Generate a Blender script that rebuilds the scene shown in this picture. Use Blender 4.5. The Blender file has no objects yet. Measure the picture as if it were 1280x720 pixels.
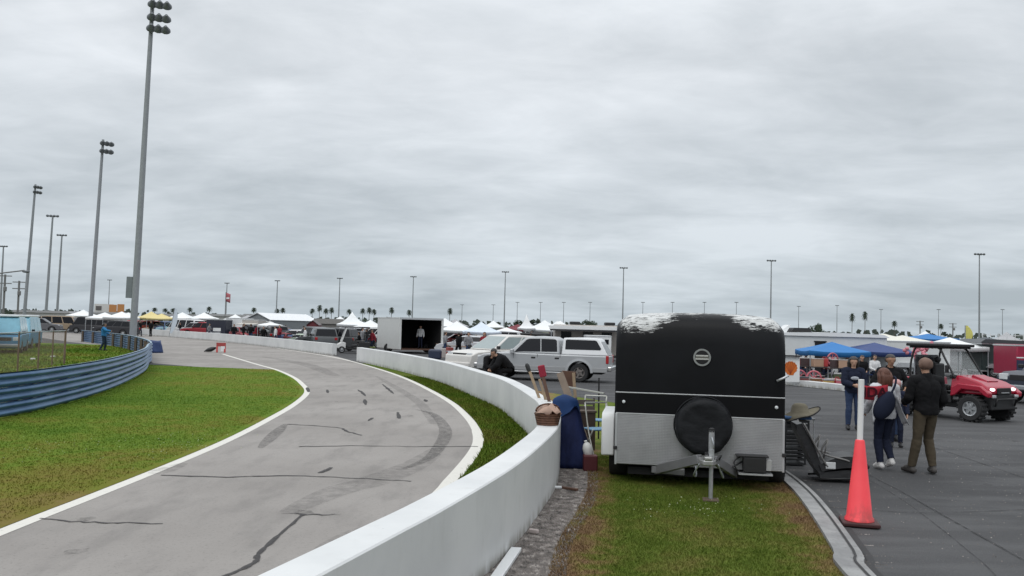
import bpy, bmesh, math, random
import numpy as np
from mathutils import Vector, Matrix, noise
random.seed(7); rng = np.random.default_rng(7)
SC = bpy.context.scene
COL = SC.collection
PI = math.pi; RAD = math.radians
# ------------------------------------------------------------------ camera geometry (also used to survey points of the ground)
F = 1102.0; H = 2.12; PITCH = math.atan(49/F); ROLL = RAD(1.5)
RC = (Matrix.Rotation(PI/2+PITCH, 3, 'X') @ Matrix.Rotation(ROLL, 3, 'Z'))
def at(px, py, z=0.0):
    d = RC @ Vector(((px-640)/F, -(py-360)/F, -1)); t = (z-H)/d.z
    return Vector((d.x*t, d.y*t, z))
def far(px, Y):
    yh = 409 + (px-640)*math.tan(ROLL)
    d = RC @ Vector(((px-640)/F, -(yh-360)/F, -1)); return Vector((d.x/d.y*Y, Y, 0))
def zat(px, py, Y):
    d = RC @ Vector(((px-640)/F, -(py-360)/F, -1)); return H + d.z/d.y*Y
# ------------------------------------------------------------------ materials
def lin(c):
    c = c/255.0
    return c/12.92 if c <= 0.04045 else ((c+0.055)/1.055)**2.4
def rgb(r, g, b, k=1.0): return (lin(r)*k, lin(g)*k, lin(b)*k)
MATS = {}
def mat(name, col, rough=.6, metal=0.0, var=.18, scale=4.0, bump=0.0, bscale=60.0, spec=.5, trans=0.0, emit=None, es=1.0):
    if name in MATS: return MATS[name]
    m = bpy.data.materials.new(name); m.use_nodes = True; nt = m.node_tree; N = nt.nodes; L = nt.links
    b = N['Principled BSDF']; b.inputs['Roughness'].default_value = rough; b.inputs['Metallic'].default_value = metal
    b.inputs['Specular IOR Level'].default_value = spec
    tc = N.new('ShaderNodeTexCoord'); nz = N.new('ShaderNodeTexNoise'); nz.inputs['Scale'].default_value = scale; nz.inputs['Detail'].default_value = 5
    L.new(tc.outputs['Object'], nz.inputs['Vector'])
    mx = N.new('ShaderNodeMix'); mx.data_type = 'RGBA'
    mx.inputs[6].default_value = (*[c*(1-var) for c in col], 1); mx.inputs[7].default_value = (*[min(1, c*(1+var)) for c in col], 1)
    L.new(nz.outputs['Fac'], mx.inputs[0]); L.new(mx.outputs[2], b.inputs['Base Color'])
    if trans: b.inputs['Transmission Weight'].default_value = trans
    if bump:
        n2 = N.new('ShaderNodeTexNoise'); n2.inputs['Scale'].default_value = bscale; n2.inputs['Detail'].default_value = 4
        L.new(tc.outputs['Object'], n2.inputs['Vector'])
        bp = N.new('ShaderNodeBump'); bp.inputs['Strength'].default_value = bump; bp.inputs['Distance'].default_value = .01
        L.new(n2.outputs['Fac'], bp.inputs['Height']); L.new(bp.outputs['Normal'], b.inputs['Normal'])
    if emit:
        b.inputs['Emission Color'].default_value = (*emit, 1); b.inputs['Emission Strength'].default_value = es
    MATS[name] = m; return m
class NT:
    """small helper for hand made node materials"""
    def __init__(s, name):
        s.m = bpy.data.materials.new(name); s.m.use_nodes = True; s.t = s.m.node_tree; s.N = s.t.nodes; s.b = s.N['Principled BSDF']
        s.tc = s.N.new('ShaderNodeTexCoord'); MATS[name] = s.m
    def link(s, a, b): s.t.links.new(a, b)
    def noise(s, scale, detail=4, rough=.5, vec=None, stretch=None):
        n = s.N.new('ShaderNodeTexNoise'); n.inputs['Scale'].default_value = scale; n.inputs['Detail'].default_value = detail; n.inputs['Roughness'].default_value = rough
        v = vec or s.tc.outputs['Object']
        if stretch:
            mp = s.N.new('ShaderNodeMapping'); mp.inputs['Scale'].default_value = stretch; s.link(v, mp.inputs['Vector']); v = mp.outputs['Vector']
        s.link(v, n.inputs['Vector']); return n.outputs['Fac']
    def ramp(s, fac, stops):
        r = s.N.new('ShaderNodeValToRGB'); e = r.color_ramp.elements
        e[0].position = stops[0][0]; e[0].color = (*stops[0][1], 1); e[1].position = stops[-1][0]; e[1].color = (*stops[-1][1], 1)
        for p, c in stops[1:-1]: k = e.new(p); k.color = (*c, 1)
        s.link(fac, r.inputs['Fac']); return r.outputs['Color']
    def mix(s, fac, a, b, mode='MIX'):
        m = s.N.new('ShaderNodeMix'); m.data_type = 'RGBA'; m.blend_type = mode
        for i, v in ((0, fac), (6, a), (7, b)):
            if isinstance(v, (int, float)): m.inputs[i].default_value = v
            elif isinstance(v, tuple): m.inputs[i].default_value = (*v, 1)
            else: s.link(v, m.inputs[i])
        return m.outputs[2]
    def math(s, op, a, b=0.0, clamp=False):
        m = s.N.new('ShaderNodeMath'); m.operation = op; m.use_clamp = clamp
        for i, v in ((0, a), (1, b)):
            if isinstance(v, (int, float)): m.inputs[i].default_value = v
            else: s.link(v, m.inputs[i])
        return m.outputs[0]
    def xyz(s):
        x = s.N.new('ShaderNodeSeparateXYZ'); s.link(s.tc.outputs['Object'], x.inputs[0]); return x.outputs
    def mapr(s, v, a, b, c=0.0, d=1.0):
        m = s.N.new('ShaderNodeMapRange'); m.interpolation_type = 'SMOOTHSTEP'; s.link(v, m.inputs[0])
        for i, q in enumerate((a, b, c, d)): m.inputs[i+1].default_value = q
        return m.outputs[0]
    def bump(s, h, strength=.4, dist=.01):
        b = s.N.new('ShaderNodeBump'); b.inputs['Strength'].default_value = strength; b.inputs['Distance'].default_value = dist
        s.link(h, b.inputs['Height']); s.link(b.outputs['Normal'], s.b.inputs['Normal'])
    def base(s, c): s.link(c, s.b.inputs['Base Color'])
    def rough(s, v): s.b.inputs['Roughness'].default_value = v
# ------------------------------------------------------------------ mesh building
class MB:
    def __init__(s): s.v = []; s.f = []
    def add(s, vs, fs):
        o = len(s.v); s.v += [tuple(p) for p in vs]; s.f += [tuple(i+o for i in q) for q in fs]; return s
    def box(s, cx, cy, cz, sx, sy, sz, M=None):
        P = [Vector((cx+dx*sx/2, cy+dy*sy/2, cz+dz*sz/2)) for dx in (-1, 1) for dy in (-1, 1) for dz in (-1, 1)]
        if M: P = [M @ p for p in P]
        return s.add(P, [(0,1,3,2), (4,6,7,5), (0,4,5,1), (2,3,7,6), (0,2,6,4), (1,5,7,3)])
    def bar(s, a, b, w, h=None, up=(0,0,1)):
        a = Vector(a); b = Vector(b); d = b-a; L = d.length; d.normalize(); h = h or w
        u = Vector(up)
        if abs(d.dot(u)) > .98: u = Vector((1,0,0))
        x = d.cross(u).normalized(); y = x.cross(d)
        P = [p + x*sx*w/2 + y*sy*h/2 for p in (a, b) for sx, sy in ((-1,-1), (1,-1), (1,1), (-1,1))]
        return s.add(P, [(3,2,1,0), (4,5,6,7), (0,1,5,4), (1,2,6,5), (2,3,7,6), (3,0,4,7)])
    def tube(s, pts, r, n=8, caps=True):
        pts = [Vector(p) for p in pts]; k = len(pts); rs = r if isinstance(r, (list, tuple)) else [r]*k
        vs = []; fs = []; x = None
        for i, p in enumerate(pts):
            t = (pts[min(i+1, k-1)]-pts[max(i-1, 0)]).normalized()
            if x is None:
                u = Vector((0,0,1)) if abs(t.z) < .9 else Vector((1,0,0)); x = t.cross(u).normalized()
            else: x = (x - t*x.dot(t)).normalized()
            y = t.cross(x)
            for j in range(n):
                a = 2*PI*j/n; vs.append(p + (x*math.cos(a)+y*math.sin(a))*rs[i])
        for i in range(k-1):
            for j in range(n): fs.append((i*n+j, i*n+(j+1)%n, (i+1)*n+(j+1)%n, (i+1)*n+j))
        if caps: fs += [tuple(range(n-1, -1, -1)), tuple((k-1)*n+j for j in range(n))]
        return s.add(vs, fs)
    def lathe(s, prof, n=20, M=None):
        """prof: (r, z) list, closed with caps when r>0 at an end"""
        vs = []; fs = []; k = len(prof)
        for r, z in prof:
            for j in range(n):
                a = 2*PI*j/n; vs.append(Vector((max(r, 1e-4)*math.cos(a), max(r, 1e-4)*math.sin(a), z)))
        for i in range(k-1):
            for j in range(n): fs.append((i*n+j, i*n+(j+1)%n, (i+1)*n+(j+1)%n, (i+1)*n+j))
        fs += [tuple(range(n-1, -1, -1)), tuple((k-1)*n+j for j in range(n))]
        if M: vs = [M @ v for v in vs]
        return s.add(vs, fs)
    def prism(s, poly, hw, y0=None, y1=None):
        """poly in (x,z), extruded along y; hw may be a function of z"""
        n = len(poly)
        h = hw if callable(hw) else (lambda z: hw)
        a = [Vector((x, -h(z) if y0 is None else y0, z)) for x, z in poly]; b = [Vector((x, h(z) if y1 is None else y1, z)) for x, z in poly]
        return s.add(a+b, [tuple(range(n)), tuple(range(2*n-1, n-1, -1))] + [(i, i+n, (i+1)%n+n, (i+1)%n) for i in range(n)])
    def prism_z(s, poly, z0, z1):
        n = len(poly)
        return s.add([Vector((p[0], p[1], z0)) for p in poly]+[Vector((p[0], p[1], z1)) for p in poly],
            [tuple(range(n-1, -1, -1)), tuple(range(n, 2*n))]+[(i, (i+1)%n, (i+1)%n+n, i+n) for i in range(n)])
    def ell(s, c, r, n=12, m=8):
        vs = []; fs = []
        for i in range(m+1):
            a = PI*i/m
            for j in range(n):
                b = 2*PI*j/n; vs.append((c[0]+r[0]*max(math.sin(a), .01)*math.cos(b), c[1]+r[1]*max(math.sin(a), .01)*math.sin(b), c[2]+r[2]*math.cos(a)))
        for i in range(m):
            for j in range(n): fs.append((i*n+j, (i+1)*n+j, (i+1)*n+(j+1)%n, i*n+(j+1)%n))
        fs += [tuple(range(n)), tuple(m*n+n-1-j for j in range(n))]
        return s.add(vs, fs)
    def build(s, name, m, parent=None, smooth=False, bevel=0, seg=2, recalc=True):
        me = bpy.data.meshes.new(name); me.from_pydata(s.v, [], s.f); me.validate()
        if recalc:
            bm = bmesh.new(); bm.from_mesh(me); bmesh.ops.recalc_face_normals(bm, faces=bm.faces); bm.to_mesh(me); bm.free()
        o = bpy.data.objects.new(name, me); COL.objects.link(o)
        if m: me.materials.append(m)
        if parent: o.parent = parent
        if smooth:
            me.polygons.foreach_set('use_smooth', [True]*len(me.polygons))
            if smooth == 'auto': me.set_sharp_from_angle(angle=RAD(38))
        if bevel:
            b = o.modifiers.new('bevel', 'BEVEL'); b.width = bevel; b.segments = seg; b.limit_method = 'ANGLE'; b.angle_limit = RAD(30)
        return o
def np_mesh(name, V, Fq, m, parent=None):
    me = bpy.data.meshes.new(name); k = Fq.shape[1]
    me.vertices.add(len(V)); me.vertices.foreach_set('co', V.astype(np.float32).ravel())
    me.loops.add(Fq.size); me.loops.foreach_set('vertex_index', Fq.astype(np.int32).ravel())
    me.polygons.add(len(Fq)); me.polygons.foreach_set('loop_start', (np.arange(len(Fq))*k).astype(np.int32)); me.polygons.foreach_set('loop_total', np.full(len(Fq), k, np.int32))
    me.update(calc_edges=True); me.materials.append(m)
    o = bpy.data.objects.new(name, me); COL.objects.link(o)
    if parent: o.parent = parent
    return o
def tag(o, label=None, cat=None, group=None, kind=None):
    if label: o['label'] = label
    if cat: o['category'] = cat
    if group: o['group'] = group
    if kind: o['kind'] = kind
    return o
def empty(name, label, cat, loc, rz=0, group=None):
    o = bpy.data.objects.new(name, None); COL.objects.link(o); o.location = loc; o.rotation_euler = (0, 0, rz); o.empty_display_size = .2
    return tag(o, label, cat, group)
def copy_tree(o, parent=None):
    c = o.copy(); COL.objects.link(c); c.parent = parent
    for ch in list(o.children): copy_tree(ch, c)
    return c
def setmat(o, m):
    o.material_slots[0].link = 'OBJECT'; o.material_slots[0].material = m
def catmull(P, n=6):
    P = [Vector(p) for p in P]; out = []
    for i in range(len(P)-1):
        a = P[max(i-1, 0)]; b = P[i]; c = P[i+1]; d = P[min(i+2, len(P)-1)]
        for k in range(n):
            t = k/n; out.append(.5*((2*b)+(c-a)*t+(2*a-5*b+4*c-d)*t*t+(3*b-a-3*c+d)*t**3))
    out.append(P[-1]); return out
def offset(P, d):
    out = []
    for i, p in enumerate(P):
        t = (P[min(i+1, len(P)-1)]-P[max(i-1, 0)]); t.z = 0; t.normalize(); out.append(Vector((p.x+t.y*d, p.y-t.x*d, p.z)))
    return out
def sheet(name, poly, z, m, kind='structure'):
    mb = MB(); mb.add([(p[0], p[1], z) for p in poly], [tuple(range(len(poly)))])
    o = mb.build(name, m); bm = bmesh.new(); bm.from_mesh(o.data)
    for f in bm.faces:
        f.normal_update()
        if f.normal.z < 0: f.normal_flip()
    bmesh.ops.triangulate(bm, faces=bm.faces); bm.to_mesh(o.data); bm.free()
    return tag(o, kind=kind)
def ribbon(mb, P, w, z):
    """flat strip along the points; w number or list"""
    ws = w if isinstance(w, list) else [w]*len(P)
    A = [offset(P, q/2)[i] for i, q in enumerate(ws)]; B = [offset(P, -q/2)[i] for i, q in enumerate(ws)]
    n = len(P); mb.add([(p.x, p.y, z) for p in B+A], [(i, i+n, i+1+n, i+1) for i in range(n-1)]); return mb
def inpoly(X, Y, poly):
    r = np.zeros(len(X), bool); n = len(poly)
    for i in range(n):
        x0, y0 = poly[i][0], poly[i][1]; x1, y1 = poly[(i+1)%n][0], poly[(i+1)%n][1]
        c = ((y0 > Y) != (y1 > Y)); xx = (x1-x0)*(Y-y0)/((y1-y0) or 1e-9)+x0; r ^= c & (X < xx)
    return r
# ------------------------------------------------------------------ world, sun, camera
w = bpy.data.worlds.new('World'); SC.world = w; w.use_nodes = True
nt = w.node_tree; N = nt.nodes; L = nt.links
bg = N['Background']; bg.inputs['Strength'].default_value = 0.1
sky = N.new('ShaderNodeTexSky'); sky.sky_type = 'NISHITA'; sky.sun_disc = False; sky.sun_elevation = RAD(52); sky.sun_rotation = RAD(-150)
tc = N.new('ShaderNodeTexCoord'); sp = N.new('ShaderNodeSeparateXYZ'); L.new(tc.outputs['Generated'], sp.inputs[0])
def mth(op, a, b=0.0, clamp=False):
    m = N.new('ShaderNodeMath'); m.operation = op; m.use_clamp = clamp
    for i, v in ((0, a), (1, b)):
        if isinstance(v, (int, float)): m.inputs[i].default_value = v
        else: L.new(v, m.inputs[i])
    return m.outputs[0]
zc = mth('MAXIMUM', sp.outputs[2], 0.0); den = mth('ADD', zc, .17)
u = mth('DIVIDE', sp.outputs[0], den); v = mth('DIVIDE', sp.outputs[1], den)
cb = N.new('ShaderNodeCombineXYZ'); L.new(u, cb.inputs[0]); L.new(v, cb.inputs[1])
def wn(scale, detail, rough, loc=(0,0,0), sc=(1,1,1), dist=0.0):
    mp = N.new('ShaderNodeMapping'); mp.inputs['Location'].default_value = loc; mp.inputs['Scale'].default_value = sc; mp.inputs['Rotation'].default_value = (0, 0, RAD(12)); L.new(cb.outputs[0], mp.inputs['Vector'])
    n = N.new('ShaderNodeTexNoise'); n.inputs['Scale'].default_value = scale; n.inputs['Detail'].default_value = detail; n.inputs['Roughness'].default_value = rough; n.inputs['Distortion'].default_value = dist
    L.new(mp.outputs[0], n.inputs['Vector']); return n.outputs['Fac']
n1 = wn(.55, 6, .52, (3.1, 1.7, 0), (.85, 1.1, 1), .3); n2 = wn(1.25, 6, .55, (9, 4, 0), (1.0, 1.15, 1), .35)
n3 = wn(3.4, 6, .6, (2, 7, 0), (.8, 1.25, 1), .4); cl = mth('ADD', mth('ADD', mth('MULTIPLY', n1, .45), mth('MULTIPLY', n2, .35)), mth('MULTIPLY', n3, .20))
rp = N.new('ShaderNodeValToRGB'); e = rp.color_ramp.elements
SKD = (5.0, 5.4, 5.75); SKL = (8.0, 8.35, 8.75)
e[0].position = .395; e[0].color = (*[c/10 for c in SKD], 1); e[1].position = .61; e[1].color = (*[c/10 for c in SKL], 1)
L.new(cl, rp.inputs[0])
# overcast sky: brighter overhead than at the horizon
gr = N.new('ShaderNodeValToRGB'); g = gr.color_ramp.elements
g[0].position = 0.0; g[0].color = (.80, .86, .89, 1); g[1].position = 1.0; g[1].color = (2.7, 2.65, 2.6, 1)
k = g.new(.10); k.color = (.91, .94, .955, 1); k = g.new(.30); k.color = (1.10, 1.10, 1.10, 1)
L.new(zc, gr.inputs[0])
def wmix(f, a, b, mode='MIX'):
    m = N.new('ShaderNodeMix'); m.data_type = 'RGBA'; m.blend_type = mode
    for i, q in ((0, f), (6, a), (7, b)):
        if isinstance(q, (int, float)): m.inputs[i].default_value = q
        elif isinstance(q, tuple): m.inputs[i].default_value = (*q, 1)
        else: L.new(q, m.inputs[i])
    return m.outputs[2]
cc = wmix(1.0, rp.outputs[0], gr.outputs[0], 'MULTIPLY'); cc = wmix(1.0, cc, (10, 10, 10), 'MULTIPLY')
skc = wmix(.96, sky.outputs[0], cc)
L.new(skc, bg.inputs['Color'])
sd = bpy.data.lights.new('sun', 'SUN'); sd.energy = .7; sd.angle = RAD(40); sd.color = (1, .97, .93)
so = bpy.data.objects.new('sun', sd); COL.objects.link(so); so.rotation_euler = (RAD(38), 0, RAD(-30)); so.location = (0, 0, 40)
cd = bpy.data.cameras.new('camera'); cam = bpy.data.objects.new('camera', cd); COL.objects.link(cam)
cd.sensor_width = 36; cd.lens = F/1280*36; cd.clip_start = .1; cd.clip_end = 6000
cam.matrix_world = Matrix.Translation((0, 0, H)) @ RC.to_4x4(); SC.camera = cam
SC.view_settings.view_transform = 'Standard'; SC.view_settings.look = 'None'; SC.view_settings.exposure = 0; SC.view_settings.gamma = 1
SC.render.resolution_x = 1024; SC.render.resolution_y = 576
# ------------------------------------------------------------------ ground materials
def m_asphalt():
    n = NT('dark_asphalt'); a = n.noise(.12, 5); b = n.noise(90, 3, .7); c = n.noise(1.1, 6, .6, stretch=(.25, 1, 1)); d = n.noise(25, 4, .7)
    col = n.mix(n.mapr(a, .3, .7), (.048, .048, .050), (.072, .072, .074)); col = n.mix(n.mapr(c, .42, .62, 0, .55), col, (.105,.105,.107))
    col = n.mix(n.mapr(b, .5, .8, 0, .9), col, (.18, .18, .18)); col = n.mix(n.mapr(d, .55, .8, 0, .35), col, (.03, .03, .033))
    n.base(col); n.rough(.85); n.b.inputs['Specular IOR Level'].default_value = .12; n.bump(b, .5, .004); return n.m
def m_track():
    n = NT('pale_track_asphalt'); a = n.noise(.18, 6, .6); b = n.noise(140, 3, .7); c = n.noise(2.2, 6, .62, stretch=(1, .3, 1)); d = n.noise(30, 4, .7)
    col = n.mix(n.mapr(a, .3, .7), (.245, .228, .213), (.32, .30, .282)); col = n.mix(n.mapr(c, .45, .7, 0, .4), col, (.15, .142, .135))
    col = n.mix(n.mapr(b, .48, .8, 0, .5), col, (.36,.345,.33)); col = n.mix(n.mapr(d, .52, .75, 0, .5), col, (.13, .122, .115))
    n.base(col); n.rough(.9); n.b.inputs['Specular IOR Level'].default_value = .1; n.bump(b, .35, .003); return n.m
def m_grass(name, cols, patch=.35, fine=6.0, edge=None):
    n = NT(name); a = n.noise(patch, 5, .6); b = n.noise(fine, 5, .65); c = n.noise(70, 3, .7)
    s = n.math('ADD', n.math('MULTIPLY', a, .65), n.math('MULTIPLY', b, .35))
    if edge: s = edge(n, s)
    col = n.ramp(s, cols); col = n.mix(n.mapr(c, .35, .75, .0, .3), col, n.mix(1.0, col, (1.45, 1.4, 1.3), 'MULTIPLY'))
    n.base(col); n.rough(.85); n.b.inputs['Specular IOR Level'].default_value = .04; n.bump(c, .8, .02); return n.m
G1 = (.060, .120, .022); G2 = (.105, .175, .030); G3 = (.150, .185, .052); BR = (.15, .105, .05); TAN = (.24, .19, .10)
def lawn_edge(n, s):
    X, Y, Z = n.xyz(); d = n.noise(.35, 5, .6)
    w_ = n.math('ADD', n.mapr(Y, 10, 23, .10, -.03), n.math('MULTIPLY', n.math('SUBTRACT', d, .5), .5)); return n.math('SUBTRACT', s, n.math('MAXIMUM', w_, -.03))
M_lawn = m_grass('infield_grass', [(.22, (.20,.145,.06)), (.34, (.165,.145,.035)), (.43, (.145,.160,.028)), (.50, (.120,.178,.024)), (.58, (.088,.155,.018)), (.70, (.06,.118,.012))], .16, 2.5, lawn_edge)
def strip_edge(n, s):
    X, Y, Z = n.xyz(); d = n.noise(2.6, 6, .7)
    # dried brown borders along the gravel and along the kerb: position measured across the strip
    q = n.math('SUBTRACT', X, n.math('MULTIPLY', n.math('MINIMUM', Y, 13.0), .135)); q = n.math('ADD', q, n.math('MULTIPLY', n.math('SUBTRACT', d, .5), 1.5))
    l = n.mapr(q, -.66, .06, .32, 0.0); r = n.mapr(q, 1.3, 2.15, 0.0, .24)
    return n.math('SUBTRACT', s, n.math('ADD', l, r))
M_strip = m_grass('verge_grass', [(.10, (.14,.08,.05)), (.22, (.21,.14,.075)), (.30, (.21,.165,.065)), (.37, (.155,.155,.042)), (.48, (.11,.145,.027)), (.62, (.075,.12,.017))], .8, 5.0, strip_edge)
M_verge2 = m_grass('kerbside_grass', [(.30, (.10,.075,.03)), (.42, (.10,.115,.02)), (.54, (.075,.12,.014)), (.7, (.05,.09,.01))], .5, 4)
M_ground = m_grass('far_ground', [(.3, (.14, .14, .13)), (.5, (.11, .12, .08)), (.7, (.07, .09, .04))], .03, .4)
M_asph = m_asphalt(); M_track = m_track()
n = NT('gravel_bed'); a = n.noise(1.4, 5, .6); b = n.noise(38, 4, .7); vo = n.N.new('ShaderNodeTexVoronoi'); vo.inputs['Scale'].default_value = 42; n.link(n.tc.outputs['Object'], vo.inputs['Vector'])
col = n.mix(n.mapr(a, .35, .65), (.115, .10, .092), (.195, .172, .158)); col = n.mix(n.mapr(b, .4, .7), col, (.085, .078, .072)); n.base(col); n.rough(.9); n.bump(vo.outputs['Distance'], .9, .02); M_gravel = n.m
n = NT('painted_concrete'); a = n.noise(.7, 6, .6); b = n.noise(5, 6, .65, stretch=(1, 1, .3)); c = n.noise(60, 3)
X, Y, Z = n.xyz(); col = n.mix(n.mapr(a, .3, .7), (.54, .548, .548), (.64, .645, .64)); col = n.mix(n.mapr(b, .52, .78, 0, .28), col, (.42, .42, .40)); s_ = n.noise(2.2, 6, .7, stretch=(1, 1, 6)); col = n.mix(n.mapr(s_, .67, .74, 0, .5), col, (.16, .155, .15))
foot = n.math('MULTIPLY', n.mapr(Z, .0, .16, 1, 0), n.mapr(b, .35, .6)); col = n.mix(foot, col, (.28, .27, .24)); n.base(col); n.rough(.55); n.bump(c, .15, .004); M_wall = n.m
n = NT('edge_paint'); a = n.noise(1.5, 6, .6); b = n.noise(14, 5, .7); col = n.mix(n.mapr(b, .55, .75, 0, .7), (.62, .60, .55), (.33, .31, .28)); n.base(col); n.rough(.8); M_line = n.m
n = NT('kerb_concrete'); a = n.noise(2, 6, .6); b = n.noise(22, 5, .7); col = n.mix(n.mapr(a, .35, .65), (.20, .20, .20), (.30, .30, .295)); col = n.mix(n.mapr(b, .5, .75, 0, .6), col, (.10, .10, .10)); n.base(col); n.rough(.85); n.bump(b, .4, .005); M_kerb = n.m
def m_worn(name, col, lo, hi, scale=18):
    n = NT(name); a = n.noise(scale, 5, .7); n.b.inputs['Base Color'].default_value = (*col, 1); n.rough(.85)
    n.link(n.mapr(a, .35, .65, lo, hi), n.b.inputs['Alpha']); return n.m
M_crack = m_worn('crack_sealant', (.045, .042, .042), .75, 1.0, 12); M_skid = m_worn('tyre_rubber_marks', (.06, .057, .055), .06, .42, 9); M_skid2 = m_worn('faint_rubber_marks', (.09, .085, .083), .02, .22, 6)
# ------------------------------------------------------------------ ground sheets
tag(MB().add([(-2500,-300,-.016),(2500,-300,-.016),(2500,4500,-.016),(-2500,4500,-.016)], [(0,1,2,3)]).build('ground', M_ground), kind='structure')
tag(MB().add([(-70,-30,-.012),(110,-30,-.012),(110,150,-.012),(-70,150,-.012)], [(0,1,2,3)]).build('paved_lot', M_asph), kind='structure')
LEFT = [(-5.03,-6),(-5.02,2),(-5.0,8.84),(-4.98,10.4),(-4.97,12.72),(-5.03,15.66),(-5.25,18.96),(-5.6,22.79),(-6.2,26.78),(-7.15,30.16),(-8.4,33.92),(-10.3,38.65),(-12.6,43.4),(-17.8,54.5)]
RIGHT = [(-4.6,-6),(-2.9,0),(-1.75,4),(-1.2,7.2),(-.82,10.6),(-.60,13.0),(-.46,15.2),(-.46,16.8),(-.6,18.6),(-.9,20.95),(-1.5,24.5),(-2.55,29.15),(-4.0,34.84),(-5.9,41.05),(-9.2,50.5),(-12.3,57.6),(-18.1,69.0)]
LP = catmull([(x, y, 0) for x, y in LEFT], 5); RP = catmull([(x, y, 0) for x, y in RIGHT], 5)
sheet('track', [*LP, (-22,66), *reversed(RP)], -.006, M_track)
APR = [(-10.35,38.75),(-13.6,39.2),(-16.7,41.5),(-19,46),(-22,52.5),(-28,62),(-36,72),(-48,88),(-62,110),(-44,107),(-31,90.5),(-23.4,79.3),(-17.8,69.2),(-11.5,57.2),(-9.1,50.5),(-11,46)]
sheet('paved_apron', APR, -.009, M_track)
RAIL = catmull([(-10.0,-4,0),(-10.1,4,0),(-10.2,12,0),(-10.3,18,0),(-10.45,20,0),(-11.15,23.9,0),(-12.3,28.3,0),(-14.2,34.3,0),(-16.4,40.0,0),(-17.75,43.6,0),(-20.9,50.3,0),(-25.6,59,0),(-30.5,66.5,0),(-36,74,0)], 5)
iL = [p for p in LP if p.y < 38.7]; rl = [p for p in RAIL if p.y < 40.2]
LAWN = [*iL, Vector((-10.3,38.7,0)), Vector((-13.5,39.1,0)), Vector((-16.2,39.9,0)), *reversed(rl)]
sheet('infield_lawn', LAWN, .002, M_lawn)
BANK = [*[p for p in RAIL if p.y < 67], Vector((-60,70,0)), Vector((-60,-4,0))]
sheet('grass_bank', BANK, -.003, M_lawn)
# near wall
WOUT = catmull([(-3.6,-4,.78),(-2.35,.3,.78),(-1.45,3.2,.78),(-.98,4.75,.78),(-.68,5.76,.78),(-.42,6.65,.78),(.05,8.5,.78),(.40,10.3,.78),(.68,12.1,.78),(.82,14.0,.78),(.82,15.9,.78),(.72,17.3,.78),(.42,20.2,.78),(0,23.2,.78),(-.72,26.4,.78),(-2.3,32.9,.78),(-5.0,41,.78),(-8.25,49.2,.78)], 6)
def wall_mesh(P, t, h, name, label, cat, m):
    """profile: slightly battered sides and a proud flat cap"""
    prof = [(0, 0), (.0, h-.012), (.012, h), (t-.012, h), (t, h-.012), (t, 0)]
    mb = MB(); k = len(prof); rows = [[q for q in offset(P, -d)] for d, z in prof]
    vs = []
    for i in range(len(P)):
        for j, (d, z) in enumerate(prof): vs.append((rows[j][i].x, rows[j][i].y, z))
    fs = [(i*k+j, i*k+j+1, (i+1)*k+j+1, (i+1)*k+j) for i in range(len(P)-1) for j in range(k-1)] + [tuple(range(k)), tuple((len(P)-1)*k+j for j in reversed(range(k)))]
    mb.add(vs, fs); o = mb.build(name, m, smooth='auto'); return tag(o, label, cat)
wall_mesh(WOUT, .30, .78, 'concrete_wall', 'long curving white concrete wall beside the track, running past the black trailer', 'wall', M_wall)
FW = catmull([(-11.3,57.5,.75),(-14.3,63,.75),(-18.3,70.3,.75),(-24,80,.75),(-32,92,.75),(-46,110,.75)], 4)
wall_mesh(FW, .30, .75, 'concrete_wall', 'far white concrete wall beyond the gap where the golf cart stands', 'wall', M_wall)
LW = [Vector(p) for p in ((12.15,39.6,.3),(12.3,37,.3),(12.65,34.0,.3))]
wall_mesh([Vector((11.5,37.9,0)), Vector((13.05,33.6,0))][::1], .30, .24, 'low_wall', 'low pale concrete ledge in front of the red vendor goods', 'wall', M_wall)
# kerb verge between the track edge and the wall
WIN = offset(WOUT, -.30)
vr = [p for p in RP if 10 < p.y < 47]; wi = [p for p in WIN if 10 < p.y < 47]
sheet('kerb_verge', [*vr, *reversed(wi)], .002, M_verge2)
mb = MB(); ribbon(mb, offset(LP, .085), .17, -.0025); mb2 = MB(); ribbon(mb2, offset(RP, -.10), [(.21 if 12 < p.y < 18 else .18) for p in RP], -.0025)
tag(mb.build('edge_line', M_line), kind='structure'); tag(mb2.build('edge_line', M_line), kind='structure')
# strip of grass with the trailer, gravel, kerb
KL = catmull([(2.2,-3,0),(2.62,4,0),(3.0,7.9,0),(3.21,8.75,0),(3.62,10.68,0),(3.90,12.3,0),(4.05,14,0),(4.1,17,0),(3.9,21,0),(3.5,25,0)], 4)
GL = catmull([(.10,-3,0),(.26,4,0),(.50,7.3,0),(.66,8.8,0),(.98,10.4,0),(1.22,11.9,0),(1.35,14,0),(1.1,18,0),(.8,22,0),(.1,27,0),(-.9,30,0)], 4)
WB = [p for p in WOUT if -3 < p.y < 30]
sheet('verge_lawn', [*GL, Vector((.6,30.5,0)), *reversed(KL)], .002, M_strip)
sheet('gravel_strip', [*WB, *reversed(GL)], -.002, M_gravel)
mb = MB(); KR = offset(KL, .27)
for i in range(len(KL)-1):
    a, b, c, d = KL[i], KL[i+1], KR[i+1], KR[i]; q = .045
    mb.add([(a.x,a.y,-.02),(b.x,b.y,-.02),(c.x,c.y,-.02),(d.x,d.y,-.02),(a.x,a.y,q),(b.x,b.y,q),(c.x,c.y,q*.55),(d.x,d.y,q*.55)], [(4,5,6,7),(0,4,7,3)[::-1] if i == 0 else (4,7,6,5)[::-1],(0,1,5,4),(3,7,6,2)])
tag(mb.build('kerb', M_kerb), kind='structure')
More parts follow.
